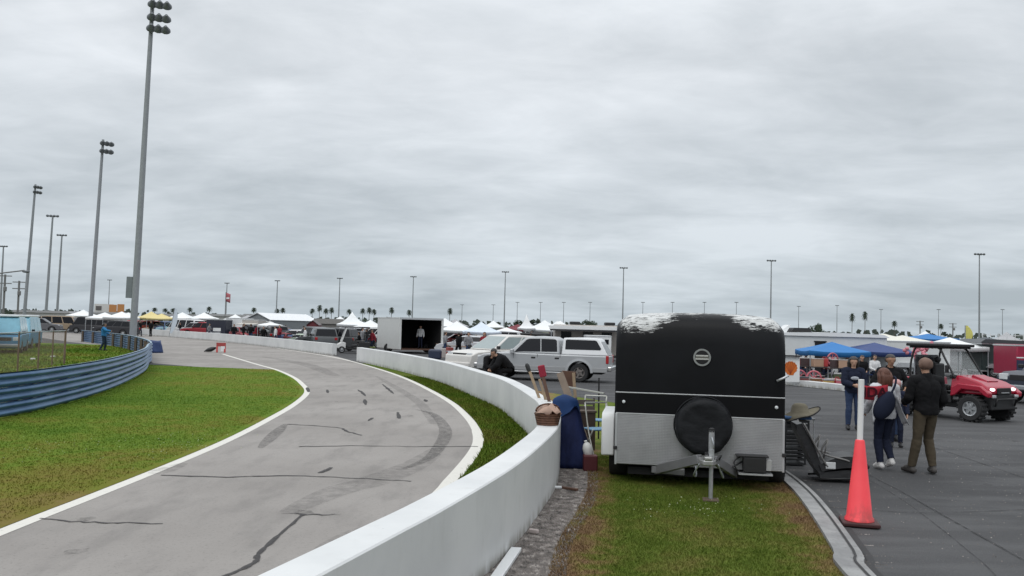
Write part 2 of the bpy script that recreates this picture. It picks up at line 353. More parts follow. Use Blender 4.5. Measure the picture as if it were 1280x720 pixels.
mb = MB(); ribbon(mb, [Vector((p.x, p.y, 0)) for p in offset(KL, .19)], .025, .041); ribbon(mb, offset(KL, .33), .07, -.006); tag(mb.build('kerb_joint', mat('joint_dark', (.035,.035,.036), .9)), kind='structure')
# cracks and rubber on the track
mb = MB()
def crack(px, wd, z=.0, jit=.03):
    P = catmull([at(*q) for q in px], 6)
    for i, p in enumerate(P): p.x += random.uniform(-jit, jit)*.6; p.y += random.uniform(-jit, jit)
    n_ = len(P); ribbon(mb, P, [wd*random.uniform(.55, 1.3)*(1 if n_ > 14 else .15+math.sin(PI*(i+.3)/n_)) for i in range(n_)], z)
crack([(52,647),(100,652),(150,653),(203,654)], .035); crack([(200,594),(285,596),(360,594),(430,597),(515,601)], .05, .0005); crack([(375,558),(450,557),(520,558),(598,558)], .05)
crack([(352,641),(390,643),(425,643)], .03, .001); crack([(378,643),(350,668),(325,690),(318,703),(285,718),(240,735)], .05, .0005, .015)
crack([(360,530),(420,534),(434,539),(452,544)], .07); crack([(300,500),(380,494)], .06) if False else None
for a in [[(398,591),(407,588),(415,584)], [(460,526),(466,522)], [(497,515),(499,523)], [(447,487),(452,490),(457,495)], [(478,480),(485,486),(492,492)], [(456,499),(457,506)], [(384,484),(386,490)], [(409,487),(410,491)], [(531,499),(533,502)]]:
    crack(a, .09, .0, .01)
tag(mb.build('track_cracks', M_crack), kind='structure')
mb = MB()
def skid(px, ws, z=.002):
    P = catmull([at(*q) for q in px], 6); n = len(P); ribbon(mb, P, [ws[0]+(ws[1]-ws[0])*math.sin(PI*(i+.5)/n) for i in range(n)], z)
skid([(357,530),(343,543),(325,560)], (.06,.24)); skid([(520,512),(540,517),(552,528),(557,541),(550,557),(535,573),(505,586)], (.08,.26), .003)
tag(mb.build('skid_marks', M_skid), kind='structure')
mb = MB()
skid([(548,560),(520,580),(470,600),(420,614),(360,640)], (.2,.55), .0015); skid([(470,470),(520,500),(542,530)], (.1,.3), .0012); skid([(560,640),(480,668),(400,700)], (.2,.8), .0009)
skid([(240,470),(285,474),(330,470)], (.6,1.4), .0017); skid([(330,446),(380,455),(420,470)], (.3,.8), .0021); skid([(230,579),(205,588),(190,592)], (.1,.3),.0023)
tag(mb.build('faint_skid_marks', M_skid2), kind='structure')
mb = MB()
def lotline(px, wd, z): ribbon(mb, catmull([at(*q) for q in px], 6), wd, z)
lotline([(1010,560),(1100,600),(1200,655),(1290,705)], .03, -.004); lotline([(1000,520),(1120,545),(1290,600)], .03, -.0035); lotline([(1010,632),(1150,640),(1290,636)], .025, -.003)
tag(mb.build('lot_cracks', m_worn('lot_crack', (.03,.03,.03), .1, .8, 4)), kind='structure')
# ------------------------------------------------------------------ grass blades and stones
def blades(name, poly, n, h, m, wd=.006, dens=None):
    xs = [p[0] for p in poly]; ys = [p[1] for p in poly]
    X = rng.uniform(min(xs), max(xs), n*3); Y = rng.uniform(min(ys), max(ys), n*3)
    if dens is not None: k = rng.uniform(0, 1, len(X)) < dens(X, Y); X = X[k]; Y = Y[k]
    k = inpoly(X, Y, poly); X = X[k][:n]; Y = Y[k][:n]; n = len(X)
    a = rng.uniform(0, 2*PI, n); hh = h*rng.uniform(.35, 1.15, n); lean = hh*rng.uniform(.2, 1.1, n); la = rng.uniform(0, 2*PI, n); ww = wd*rng.uniform(.6, 1.4, n)
    V = np.zeros((n, 3, 3)); V[:, 0] = np.stack([X-np.cos(a)*ww, Y-np.sin(a)*ww, np.full(n, .0)], 1); V[:, 1] = np.stack([X+np.cos(a)*ww, Y+np.sin(a)*ww, np.full(n, .0)], 1)
    V[:, 2] = np.stack([X+np.cos(la)*lean, Y+np.sin(la)*lean, hh], 1)
    return tag(np_mesh(name, V.reshape(-1, 3), np.arange(3*n).reshape(-1, 3), m), kind='stuff', label=None)
fr = [p for p in GL if 3 < p.y < 15]; kr = [p for p in KL if 3 < p.y < 15]
tag(blades('grass', [*[Vector((p.x-.15,p.y,0)) for p in fr], *reversed(kr)], 150000, .032, M_strip, .0045), 'short patchy green and dried brown grass under the trailer', 'grass')
tag(blades('grass', [Vector((p.x-(.13 if p.x > -9.9 and p.y < 38 else 0), p.y, 0)) for p in LAWN if p.y < 40], 150000, .024, M_lawn, .008, lambda X, Y: np.clip((16/np.maximum(Y, 6))**1.3, 0, 1)), 'mown green grass of the track infield', 'grass')
tag(blades('grass', [*[p for p in vr if p.y < 36], *reversed([p for p in wi if p.y < 36])], 30000, .07, M_verge2, .012), 'narrow strip of grass between track edge and white wall', 'grass')
tag(blades('grass', [p for p in BANK if p.y < 64 and p.x > -40] + [Vector((-40,62,0)), Vector((-40,10,0))], 70000, .09, M_lawn, .03), 'rough grass on the bank behind the blue guard rail', 'grass')
# small clumps of pale weeds on the infield and the verge
V = []; 
def clumps(cx, cy, sx, sy, n):
    for _ in range(n): V.append((random.gauss(cx, sx), random.gauss(cy, sy)))
c0 = at(222, 561); clumps(c0.x, c0.y, .45, .9, 130); c0 = at(40, 566); clumps(c0.x, c0.y, .5, .8, 60); c0 = at(865, 640); clumps(c0.x, c0.y, .5, .4, 60)
mb = MB()
for x, y in V:
    r = random.uniform(.005, .012); a = random.uniform(0, PI); z = random.uniform(.03, .07)
    mb.add([(x-r*math.cos(a), y-r*math.sin(a), z), (x+r*math.cos(a), y+r*math.sin(a), z), (x, y+r, z+r)], [(0,1,2)])
tag(mb.build('weed_flowers', mat('pale_weed', (.34,.37,.22), .8), recalc=False), 'tiny pale weed heads scattered in the grass', 'weeds', kind='stuff')
gp = [*[p for p in WB if p.y < 15], *reversed([p for p in GL if p.y < 15])]
X = rng.uniform(-.9, 1.3, 60000); Y = rng.uniform(5.5, 15, 60000); k = inpoly(X, Y, gp); X = X[k][:12000]; Y = Y[k][:12000]
Vv = []; Ff = []
for i, (x, y) in enumerate(zip(X, Y)):
    r = random.uniform(.004, .017)*(1.6 if random.random() < .06 else 1); o = len(Vv); a = random.uniform(0, 6.28)
    for j in range(4): Vv.append((x+r*math.cos(a+j*1.57)*random.uniform(.7,1.3), y+r*math.sin(a+j*1.57)*random.uniform(.7,1.3), -.004))
    Vv.append((x, y, r*random.uniform(.5, 1)))
    Ff += [(o, o+1, o+4), (o+1, o+2, o+4), (o+2, o+3, o+4), (o+3, o, o+4)]
n = NT('loose_stone'); a = n.noise(9, 2); n.base(n.ramp(a, [(.3, (.04,.036,.033)), (.5, (.15,.13,.118)), (.7, (.34,.31,.285))])); n.rough(.9)
tag(np_mesh('gravel', np.array(Vv), np.array(Ff), n.m), 'loose grey gravel at the foot of the white wall', 'gravel', kind='stuff')
# ------------------------------------------------------------------ shared materials
M_black = mat('black_plastic', (.014,.014,.015), .5); M_rubber = mat('tyre_rubber', (.02,.02,.021), .85, bump=.3, bscale=40); M_rim = mat('alloy_rim', (.45,.46,.47), .35, .8)
M_steel = mat('galvanised_steel', (.36,.38,.40), .45, .6); M_chrome = mat('chrome', (.6,.6,.6), .2, 1.0); M_alu = mat('aluminium', (.55,.56,.57), .4, .7)
M_glass = mat('dark_glass', (.010,.011,.014), .10, 0, 0, spec=.22); M_glassl = mat('pale_glass', (.22,.27,.27), .07, 0, .1, spec=.8)
M_red_l = mat('tail_lens', (.35,.012,.015), .25); M_lamp = mat('clear_lens', (.6,.62,.63), .15); M_whitep = mat('white_paint', (.70,.71,.71), .35, var=.06)
M_skin = mat('skin', (.50,.30,.21), .55, var=.08); M_skin2 = mat('tan_skin', (.36,.20,.13), .55, var=.08)
M_wood = mat('weathered_wood', (.27,.20,.13), .8, var=.35, scale=9); M_dkwood = mat('dark_brown_wood', (.10,.05,.032), .7, var=.3, scale=8)
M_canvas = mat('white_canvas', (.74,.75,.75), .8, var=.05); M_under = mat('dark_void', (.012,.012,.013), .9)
def cloth(name, col, var=.2): return mat(name, col, .9, 0, var, 9, .35, 45, .2)
# ------------------------------------------------------------------ people
def person_mesh(J, voxel, head_fwd=0.0, fem=False, fingers=True):
    """J: joints. one continuous body by voxel remesh of tapered limbs. returns mesh, face labels"""
    caps = []
    def cap(lb, a, b, ra, rb): caps.append((lb, Vector(a), Vector(b), ra, rb))
    P = J
    pel, wai, che, nek, hed = (Vector(P[k]) for k in ('pelvis', 'waist', 'chest', 'neck', 'head'))
    xr = (Vector(P['shR'])-Vector(P['shL'])).normalized()
    sw = .055 if fem else .07
    for s in (-1, 1):
        cap('pelvis', pel+xr*s*.055, wai+xr*s*.05, .118 if fem else .112, .10 if fem else .112); cap('torso', wai+xr*s*.05, che+xr*s*sw, .10 if fem else .112, .112 if fem else .125)
    cap('torso', Vector(P['shL'])*.92+che*.08, Vector(P['shR'])*.92+che*.08, .068, .068); cap('torso', che, nek, .10, .062)
    cap('neck', nek-Vector((0,0,.03)), hed-Vector((0,0,.05)), .056, .053)
    up = (hed-nek).normalized(); fw = Vector(P.get('face', (0,1,0))).normalized(); rt = fw.cross(up).normalized(); fw = up.cross(rt)
    cap('head', hed+up*.035-fw*.012, hed+up*.03+fw*.012, .092, .088); cap('head', hed-up*.06+fw*.028, hed-up*.02+fw*.02, .055, .07)
    cap('head', hed-up*.022+fw*.094, hed+up*.01+fw*.086, .015, .009)
    for s in (-1, 1): cap('head', hed+rt*s*.088-up*.02-fw*.01, hed+rt*s*.09+up*.02-fw*.015, .012, .016)
    for s in 'LR':
        sh, el, wr = (Vector(P[k+s]) for k in ('sh', 'el', 'wr')); hp, kn, an, to = (Vector(P[k+s]) for k in ('hip', 'kn', 'an', 'to'))
        cap('arm', sh, el, .058, .046); cap('fore', el, wr, .046, .032)
        d = (wr-el).normalized(); inn = Vector(P.get('palm'+s, (0, 1, 0))); sd = d.cross(inn).normalized()
        cap('hand', wr, wr+d*.03, .029, .027)
        for q in (-1, 0, 1): cap('hand', wr+d*.02+sd*q*.014, wr+d*.085+sd*q*.024, .02, .017)
        if fingers:
            for q, l in ((-1.5, .062), (-.5, .075), (.5, .07), (1.5, .055)):
                b0 = wr+d*.088+sd*q*.019; b1 = b0+d*l*.55+inn*.008; cap('hand', b0, b1, .0105, .0098); cap('hand', b1, b1+d*l*.38+inn*.03, .0098, .009)
            t0 = wr+d*.03+sd*.03+inn*.01; t1 = t0+d*.035+sd*.022+inn*.02; cap('hand', t0, t1, .013, .012); cap('hand', t1, t1+d*.03+inn*.012, .0115, .0095)
        cap('thigh', hp, kn, .092 if fem else .088, .058); cap('calf', kn, kn*.65+an*.35+Vector((0,0,0)), .058, .057); cap('calf', kn*.65+an*.35, an, .057, .04)
        fd = (to-an); fd.z = 0; fd.normalize(); cap('foot', an-fd*.045-Vector((0,0,.045)), to, .042, .033); cap('foot', an, to*.6+an*.4, .044, .042)
    mb = MB()
    for lb, a, b, ra, rb in caps:
        d = b-a; Ln = d.length
        if Ln < 1e-5: d = Vector((0,0,1)); Ln = 1e-4; b = a+d*Ln
        pr = [(ra*math.cos(t), -ra*math.sin(t)) for t in (1.5, 1.1, .75, .35)] + [(ra, 0), (rb, Ln)] + [(rb*math.cos(t), Ln+rb*math.sin(t)) for t in (.35, .75, 1.1, 1.5)]
        M = Matrix.Translation(a) @ d.to_track_quat('Z', 'Y').to_matrix().to_4x4(); mb.lathe(pr, 12, M)
    o = mb.build('body', None)
    r = o.modifiers.new('r', 'REMESH'); r.mode = 'VOXEL'; r.voxel_size = voxel; r.use_smooth_shade = True
    sm = o.modifiers.new('s', 'SMOOTH'); sm.iterations = 3; sm.factor = .5
    dg = bpy.context.evaluated_depsgraph_get(); me = bpy.data.meshes.new_from_object(o.evaluated_get(dg)); old = o.data; bpy.data.objects.remove(o); bpy.data.meshes.remove(old)
    n = len(me.polygons); C = np.zeros(n*3); me.polygons.foreach_get('center', C); C = C.reshape(-1, 3)
    best = np.full(n, 1e9); lab = np.zeros(n, int); names = []
    for lb, a, b, ra, rb in caps:
        if lb not in names: names.append(lb)
        a_ = np.array(a); d = np.array(b-a); t = np.clip(((C-a_)@d)/max(d@d, 1e-9), 0, 1); ds = np.linalg.norm(C-a_-t[:, None]*d, axis=1)-(ra+(rb-ra)*t)
        k = ds < best; best[k] = ds[k]; lab[k] = names.index(lb)
    me.name = 'body'
    return me, np.array([names[i] for i in lab]), C, dict(hed=hed, up=up, fw=fw, rt=rt)
def shell(me, keep, off, wr=.0, name='cloth', seed=0):
    """clothing: the kept faces of the body pushed out along their normals"""
    idx = np.nonzero(keep)[0]; used = {}; V = []; Fc = []
    off = off if isinstance(off, np.ndarray) else np.full(len(me.polygons), off)
    acc = {}
    for i in idx:
        for v in me.polygons[i].vertices: acc.setdefault(v, []).append(off[i])
    for v, ls in acc.items():
        p = me.vertices[v].co; nn = me.vertices[v].normal; q = sum(ls)/len(ls)
        if wr: q += wr*noise.noise(Vector((p.x*9+seed, p.y*9, p.z*7))) + wr*.6*noise.noise(Vector((p.x*20+p.z*14+seed, p.y*20, p.z*16-p.x*10)))
        used[v] = len(V); V.append(tuple(p+nn*q))
    for i in idx: Fc.append([used[v] for v in me.polygons[i].vertices])
    m2 = bpy.data.meshes.new(name); m2.from_pydata(V, [], Fc); m2.polygons.foreach_set('use_smooth', [True]*len(Fc)); return m2
STAND = dict(pelvis=(0,0,.95), waist=(0,.0,1.08), chest=(0,-.005,1.30), neck=(0,.0,1.47), head=(0,.02,1.62), shL=(-.185,0,1.405), shR=(.185,0,1.405), elL=(-.25,-.03,1.13), elR=(.25,-.03,1.13), wrL=(-.26,.06,.89), wrR=(.26,.06,.89),
    hipL=(-.09,0,.92), hipR=(.09,0,.92), knL=(-.10,.02,.50), knR=(.10,.02,.50), anL=(-.11,-.03,.085), anR=(.11,-.03,.085), toL=(-.125,.13,.036), toR=(.125,.13,.036), face=(0,1,0), palmL=(1,0,0), palmR=(-1,0,0))
def pose(**k): d = dict(STAND); d.update(k); return d
def person(label, loc, rz, height, J, top, legs, hair, skin, shoes, group=None, voxel=.013, fem=False, bare=False, longhair=False, thick=.022, sleeve=True, shorts=False, cat='person', fingers=True, base=1.74, bald=False):
    root = empty('person', label, cat, loc, rz, group); s = height/base; root.scale = (s, s, s)
    me, lab, C, hd = person_mesh(J, voxel, fem=fem, fingers=fingers)
    me.materials.append(skin); me.polygons.foreach_set('use_smooth', [True]*len(me.polygons))
    b = bpy.data.objects.new('body', me); COL.objects.link(b); b.parent = root
    def put(nm, keep, off, m, wr=.006):
        if not keep.any(): return
        q = shell(me, keep, off, wr, nm, random.random()*50); q.materials.append(m); o = bpy.data.objects.new(nm, q); COL.objects.link(o); o.parent = root; return o
    wz = J['waist'][2]; pz = J['pelvis'][2]
    armk = (lab == 'arm') | ((lab == 'fore') if sleeve else (lab == 'x'))
    put('top', (lab == 'torso') | armk | ((lab == 'pelvis') & (C[:, 2] > min(pz, wz)-.05)) | ((lab == 'neck') & (C[:, 2] < J['neck'][2]+.0)), thick, top, .011)
    lk = (lab == 'thigh') | ((lab == 'calf') if not shorts else (lab == 'x')) | (lab == 'pelvis')
    off = np.where(lab == 'calf', .018, .012); put('trousers', lk, off, legs, .008)
    mid = (J['anL'][0]+J['anR'][0])/2
    put('shoe', (lab == 'foot') & (C[:, 0] < mid), .008, shoes, 0); put('shoe', (lab == 'foot') & (C[:, 0] >= mid), .008, shoes, 0)
    R = C - np.array(hd['hed']); u = R @ np.array(hd['up']); f = R @ np.array(hd['fw'])
    if not bald:
        hk = (lab == 'head') & ((u > .075) | ((f < .0) & (u > -.05)) | ((f < .045) & (u > .055)))
        if longhair: hk |= (lab == 'neck') & (f < .02)
        h = put('hair', hk, .022 if longhair else .010, hair, .008)
        if longhair:
            mb = MB(); H0 = hd['hed']; 
            for q in (-.092, -.06, -.02, .02, .06, .092):
                a = H0+hd['rt']*q-hd['fw']*(.06 if abs(q) < .08 else .005)+hd['up']*.05; mb.tube([a, a-hd['up']*.08-hd['fw']*.03, a-hd['up']*.2-hd['fw']*.012, a-hd['up']*.27+hd['rt']*q*.3], [.04,.05,.045,.015], 8)
            o = mb.build('hair', hair, root, smooth=True)
    for q in (-1, 1): MB().ell(tuple(hd['hed']+hd['up']*.018+hd['fw']*.083+hd['rt']*q*.033), (.011,.008,.007), 8, 6).build('eye', mat('eye_dark', (.02,.015,.012), .3), root, smooth=True)
    m = hd['hed']-hd['up']*.062+hd['fw']*.078; MB().tube([m-hd['rt']*.024-hd['fw']*.006, m+hd['fw']*.003, m+hd['rt']*.024-hd['fw']*.006], .006, 6).build('mouth', mat('lip', (.30,.11,.09), .5), root, smooth=True)
    return root
CROWD = {}
def crowd_person(label, loc, rz, height, top, legs, hair, group, variant=0, fem=False):
    k = (variant, fem)
    if k not in CROWD:
        J = [pose(), pose(elL=(-.24,.08,1.15), wrL=(-.12,.28,1.12), elR=(.27,-.06,1.14)), pose(knL=(-.09,.17,.50), anL=(-.1,.16,.09), toL=(-.11,.32,.05), knR=(.1,-.06,.52), anR=(.1,-.24,.16), toR=(.11,-.12,.05), elL=(-.25,-.12,1.15), wrL=(-.25,-.14,.9), elR=(.25,.05,1.13), wrR=(.23,.24,.98))][variant]
        o = person(label, (0,0,0), 0, 1.74, J, top, legs, hair, M_skin, M_black, group, .032, fem, fingers=False, longhair=fem, thick=.02); CROWD[k] = o; first = True
    else: o = copy_tree(CROWD[k])
    o.location = loc; o.rotation_euler = (0,0,rz); s = height/1.74; o.scale = (s, s, s)
    for c in o.children:
        n = c.name.split('.')[0]
        if n == 'top': setmat(c, top)
        elif n == 'trousers': setmat(c, legs)
        elif n == 'hair': setmat(c, hair)
    return tag(o, label, 'person', group)
# ------------------------------------------------------------------ vehicles
def arc(cx, z0, r, n=9):
    """wheel arch from front to rear along the sill"""
    return [(cx+r*math.cos(a), z0+r*math.sin(a)) for a in [PI*i/n for i in range(n+1)]]
def poly_x(poly, z):
    xs = []
    for i in range(len(poly)):
        (x0, z0), (x1, z1) = poly[i], poly[(i+1) % len(poly)]
        if (z0-z)*(z1-z) <= 0 and abs(z1-z0) > 1e-6: xs.append(x0+(x1-x0)*(z-z0)/(z1-z0))
    return min(xs), max(xs)
def wheel(parent, x, y, r, wd, rimm, side, detail=True):
    M = Matrix.Translation((x, y, r)) @ Matrix.Rotation(-PI/2*side, 4, 'X')
    w = MB().lathe([(r*.62, -wd/2), (r*.93, -wd/2), (r, -wd*.32), (r, wd*.32), (r*.93, wd/2), (r*.62, wd/2), (r*.58, wd*.30)], 24, M).build('wheel', M_rubber, parent, smooth='auto')
    mb = MB().lathe([(r*.60, wd*.25), (r*.60, wd*.40), (r*.52, wd*.38), (r*.48, wd*.27), (r*.2, wd*.34), (.01, wd*.36)], 20, M); 
    if detail:
        for i in range(5):
            a = 2*PI*i/5; c, s = math.cos(a), math.sin(a); p = [Vector((c*r*.1, s*r*.1, wd*.36)), Vector((c*r*.54, s*r*.54, wd*.37))]; mb.bar(M@p[0], M@p[1], r*.16, r*.16)
    mb.build('rim', rimm, w, smooth='auto'); return w
KIND = dict(
 sedan=dict(L=(-2.25,2.3), W=1.78, belt=.93, ax=(-1.35,1.4), r=.32, top=[(-2.27,.45),(-2.28,.72),(-2.2,.93),(-1.5,.96),(1.0,.93),(2.0,.78),(2.28,.62),(2.3,.36)], cab=[[(-1.75,.94),(-1.05,1.36),(-.2,1.42),(.25,1.40),(1.1,.93)]], lamp=(.66,.12)),
 suv=dict(L=(-2.3,2.35), W=1.88, belt=1.06, ax=(-1.4,1.42), r=.37, top=[(-2.3,.5),(-2.32,.9),(-2.26,1.08),(.95,1.06),(1.95,.98),(2.3,.82),(2.35,.42)], cab=[[(-2.26,1.07),(-2.02,1.66),(-.4,1.74),(.25,1.70),(1.15,1.06)]], lamp=(.85,.16)),
 pickup=dict(L=(-2.85,2.75), W=1.95, belt=1.1, ax=(-1.65,1.75), r=.38, top=[(-2.83,.55),(-2.85,1.1),(-.75,1.1),(1.05,1.1),(2.35,1.04),(2.72,.9),(2.75,.45)], cab=[[(-.8,1.1),(-.62,1.74),(-.1,1.80),(.5,1.77),(1.25,1.1)]], lamp=(.88,.2)),
 van=dict(L=(-2.4,2.4), W=1.95, belt=1.05, ax=(-1.45,1.5), r=.34, top=[(-2.38,.4),(-2.42,1.05),(1.9,1.05),(2.35,.95),(2.4,.4)], cab=[[(-2.42,1.05),(-2.3,1.95),(-1.5,2.05),(1.2,2.05),(1.55,1.95),(2.1,1.05)]], lamp=(.8,.2)),
 jeep=dict(L=(-1.9,1.95), W=1.75, belt=1.12, ax=(-1.2,1.25), r=.40, top=[(-1.88,.55),(-1.9,1.12),(.5,1.12),(1.75,1.10),(1.9,.98),(1.95,.55)], cab=[[(-1.86,1.12),(-1.75,1.78),(.1,1.80),(.5,1.12)]], lamp=(.9,.16)),
 buggy=dict(L=(-1.9,1.9), W=1.6, belt=.8, ax=(-1.1,1.2), r=.34, top=[(-1.85,.35),(-1.9,.75),(-.6,.8),(.5,.8),(1.6,.68),(1.9,.5),(1.9,.3)], cab=[[(-.6,.8),(-.5,1.05),(.3,1.15),(.6,.8)]], lamp=(.55,.12)))
def vehicle(name, label, cat, loc, rz, paint, kind, group=None, roof=None, detail=True, glass=None):
    K = KIND[kind]; root = empty(name, label, cat, loc, rz, group); hw = K['W']/2; glass = glass or M_glass; r = K['r']; zb = .28 if kind != 'pickup' else .38
    bot = []
    for cx in (K['ax'][1], K['ax'][0]): bot += arc(cx, max(zb, r*.85), r*1.22, 8)
    top = K['top']; poly = top + [(K['L'][1]-.05, zb)] + bot + [(K['L'][0]+.05, zb)]
    def hwz(z): return hw-.03-max(0, .5-z)*.12 if z < .8 else hw-max(0, z-.8)*.10
    MB().prism(poly, hwz).build('body', paint, root, bevel=.045, seg=2, smooth='auto')
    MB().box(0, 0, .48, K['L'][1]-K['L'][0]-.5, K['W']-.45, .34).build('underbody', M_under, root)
    for ci, cab in enumerate(K['cab']):
        z0 = cab[0][1]; z1 = max(p[1] for p in cab)
        def hc(z): return hw-.07-.17*(z-z0)/(z1-z0)
        MB().prism(cab, hc).build('roof' if ci == 0 else 'canopy', roof or paint, root, bevel=.05, seg=2, smooth='auto')
        za = z0+.05; zc = z1-.11; a0, a1 = poly_x(cab, za); b0, b1 = poly_x(cab, zc)
        spl = [(.04, .47), (.51, .97)] if (a1-a0) < 3 else [(.03, .33), (.36, .64), (.67, .97)]
        for f0, f1 in spl:
            q = [(a0+(a1-a0)*f0, za), (a0+(a1-a0)*f1, za), (b0+(b1-b0)*f1, zc), (b0+(b1-b0)*f0, zc)]
            if f0 == spl[0][0]: q[0] = (q[0][0]+.05, za); q[3] = (q[3][0]+.02, zc)
            for s in (-1, 1): side_panel(q, hc, s, .006, .012).build('window', glass, root)
        for nm, (p, q), sgn in (('windshield', (cab[-1], cab[-2]), 1), ('rear_window', (cab[0], cab[1]), -1)):
            if nm == 'rear_window' and kind == 'pickup': continue
            end_glass(p, q, hc, sgn).build(nm, glass, root)
    for cx in K['ax']:
        for s in (-1, 1): wheel(root, cx, s*(hw-.13), r, .22, M_rim, s, detail)
    lz, lh = K['lamp']; xf = poly_x(poly, lz)[1]; xb = poly_x(poly, lz)[0]
    for s in (-1, 1):
        MB().box(xf-.03, s*(hw-.26), lz, .10, .30, lh).build('headlight', M_lamp, root, bevel=.02); MB().box(xb+.03, s*(hw-.22), lz+.06, .10, .20, lh*1.2).build('taillight', M_red_l, root, bevel=.02)
        MB().box(K['cab'][0][-1][0]-.15, s*(hw+.07), K['belt']+.12, .10, .18, .14).build('mirror', M_black, root, bevel=.03)
    MB().box(xf-.035, 0, lz-.02, .10, K['W']-.95, lh).build('grille', M_black, root, bevel=.02)
    for x in (K['L'][1]-.01, K['L'][0]+.01): MB().box(x, 0, zb+.16, .16, K['W']-.1, .17).build('bumper', M_steel if kind in ('pickup', 'van', 'jeep') else paint, root, bevel=.04)
    return root
def side_panel(q, hc, s, proud, th):
    mb = MB(); a = [Vector((x, s*(hc(z)+proud), z)) for x, z in q]; b = [Vector((x, s*(hc(z)+proud-th), z)) for x, z in q]; n = len(q)
    return mb.add(a+b, [tuple(range(n)), tuple(range(2*n-1, n-1, -1))]+[(i, (i+1)%n, (i+1)%n+n, i+n) for i in range(n)])
def end_glass(p, q, hc, sgn, ins=.09):
    p = Vector((p[0], 0, p[1])); q = Vector((q[0], 0, q[1])); d = q-p; nrm = Vector((d.z, 0, -d.x)).normalized()*sgn
    if nrm.x*sgn < 0: nrm = -nrm
    a = p+d*.08; b = p+d*.92; ya = hc(a.z)-ins; yb = hc(b.z)-ins; o1 = nrm*.008; o2 = nrm*-.006; Y = Vector((0,1,0))
    P = [a-Y*ya+o1, a+Y*ya+o1, b+Y*yb+o1, b-Y*yb+o1, a-Y*ya+o2, a+Y*ya+o2, b+Y*yb+o2, b-Y*yb+o2]
    return MB().add(P, [(0,1,2,3), (7,6,5,4), (0,4,5,1), (1,5,6,2), (2,6,7,3), (3,7,4,0)])
# ------------------------------------------------------------------ canopies, box trailers, lamps, trees
def canopy(label, loc, rz, w, d, ze, zp, m, group=None, valance=.22, concave=.45, legm=None, cat='canopy', legs=True):
    root = empty('canopy_tent', label, cat, loc, rz, group); mb = MB(); n = 8; rows = 6; vs = []; fs = []
    for i in range(rows):
        t = i/(rows-1); k = 1-t; z = ze+(zp-ze)*(t*(1-concave)+t**2.2*concave)
        for j in range(4*n):
            e = j//n; q = (j % n)/n*2-1; sag = -(.06*(1-q*q))*(1-t)
            x, y = [(q, -1), (1, q), (-q, 1), (-1, -q)][e]; vs.append((x*k*w/2+.001, y*k*d/2, z+sag))
    N4 = 4*n
    for i in range(rows-1):
        for j in range(N4): fs.append((i*N4+j, i*N4+(j+1)%N4, (i+1)*N4+(j+1)%N4, (i+1)*N4+j))
    b = len(vs)
    for j in range(N4): x, y, z = vs[j]; vs.append((x*1.004, y*1.004, z-valance))
    for j in range(N4): fs.append((b+j, b+(j+1)%N4, (j+1)%N4, j))
    o = mb.add(vs, fs).build('roof', m, root, smooth='auto'); so_ = o.modifiers.new('s', 'SOLIDIFY'); so_.thickness = .008
    if legs:
        for sx in (-1, 1):
            for sy in (-1, 1): MB().bar((sx*(w/2-.05), sy*(d/2-.05), 0), (sx*(w/2-.05), sy*(d/2-.05), ze-.02), .05).build('leg', legm or M_steel, root)
    return root
def box_trailer(label, loc, rz, L, W, zt, m, group=None, name='box_trailer', cat='trailer', z0=.45, doors=True, trim=None, wheels=True):
    root = empty(name, label, cat, loc, rz, group)
    MB().box(0, 0, (z0+zt)/2, L, W, zt-z0).build('body', m, root, bevel=.06, smooth='auto')
    for z in (z0+.04, zt-.05): 
        MB().box(0, 0, z, L+.03, W+.03, .07).build('trim', trim or M_alu, root)
    if wheels:
        for cx in (-.42, .42):
            for s in (-1, 1): wheel(root, -L*.08+cx, s*(W/2-.05), .34, .2, M_rim, s, False)
        for s in (-1, 1): MB().prism([(-L*.08-.85, .62), (-L*.08-.7, .80), (-L*.08+.7, .80), (-L*.08+.85, .62), (-L*.08+.85,.56), (-L*.08-.85,.56)], .12).build('fender', M_alu, root).location = (0, s*(W/2+.08), 0)
    MB().bar((L/2, .5, z0), (L/2+1.1, 0, z0-.02), .09).bar((L/2, -.5, z0), (L/2+1.1, 0, z0-.02), .09).build('tongue', M_black, root)
    if doors:
        for s in (-1, 1): MB().box(-L/2-.012, s*W*.235, (z0+zt)/2, .03, W*.45, zt-z0-.22).build('door', m, root, bevel=.01)
    return root
def light_pole(label, px, Y, top_y, group, heads='T', lean=0.0, r=None, base_y=None, zoff=0.0, nl=None):
    p = far(px, Y); zt = zat(px, top_y, Y); r = r or max(.14, Y*.00062)
    root = empty('light_pole', label, 'light pole', (p.x, p.y, 0), 0, group); root.rotation_euler = (0, lean, 0); M_pole = mat('pole_steel', (.25,.265,.28), .6, .1)
    MB().tube([(0,0,0), (0,0,zt*.5), (0,0,zt)], [r, r*.8, r*.55], 10).build('pole', M_pole, root, smooth='auto')
    M_l = mat('lamp_housing', (.13,.14,.15), .5, .3)
    if heads == 'T':
        wd = zt*.10; MB().bar((-wd/2, 0, zt), (wd/2, 0, zt), r*.9).build('crossarm', M_pole, root)
        for k in range(4): MB().ell(((k-1.5)*wd/3.2, -.1, zt+.05), (wd*.14, .35, zt*.012), 10, 6).build('lamp', M_l, root, smooth=True)
    else:
        for lv, z in enumerate([zt-.35, zt-1.35, zt-2.2][:heads]):
            MB().bar((-.25, 0, z), (1.5, -.25, z-.2), .12).build('crossarm', M_pole, root)
            for k in range(3):
                M = Matrix.Translation((.15+k*.55, -.35, z-.1-k*.06)) @ Matrix.Rotation(RAD(58), 4, 'X') @ Matrix.Rotation(RAD(18), 4, 'Y')
                MB().lathe([(.10,.32), (.16,.2), (.34,-.05), (.37,-.16), (.30,-.17)], 12, M).build('lamp', M_l, root, smooth='auto')
    return root
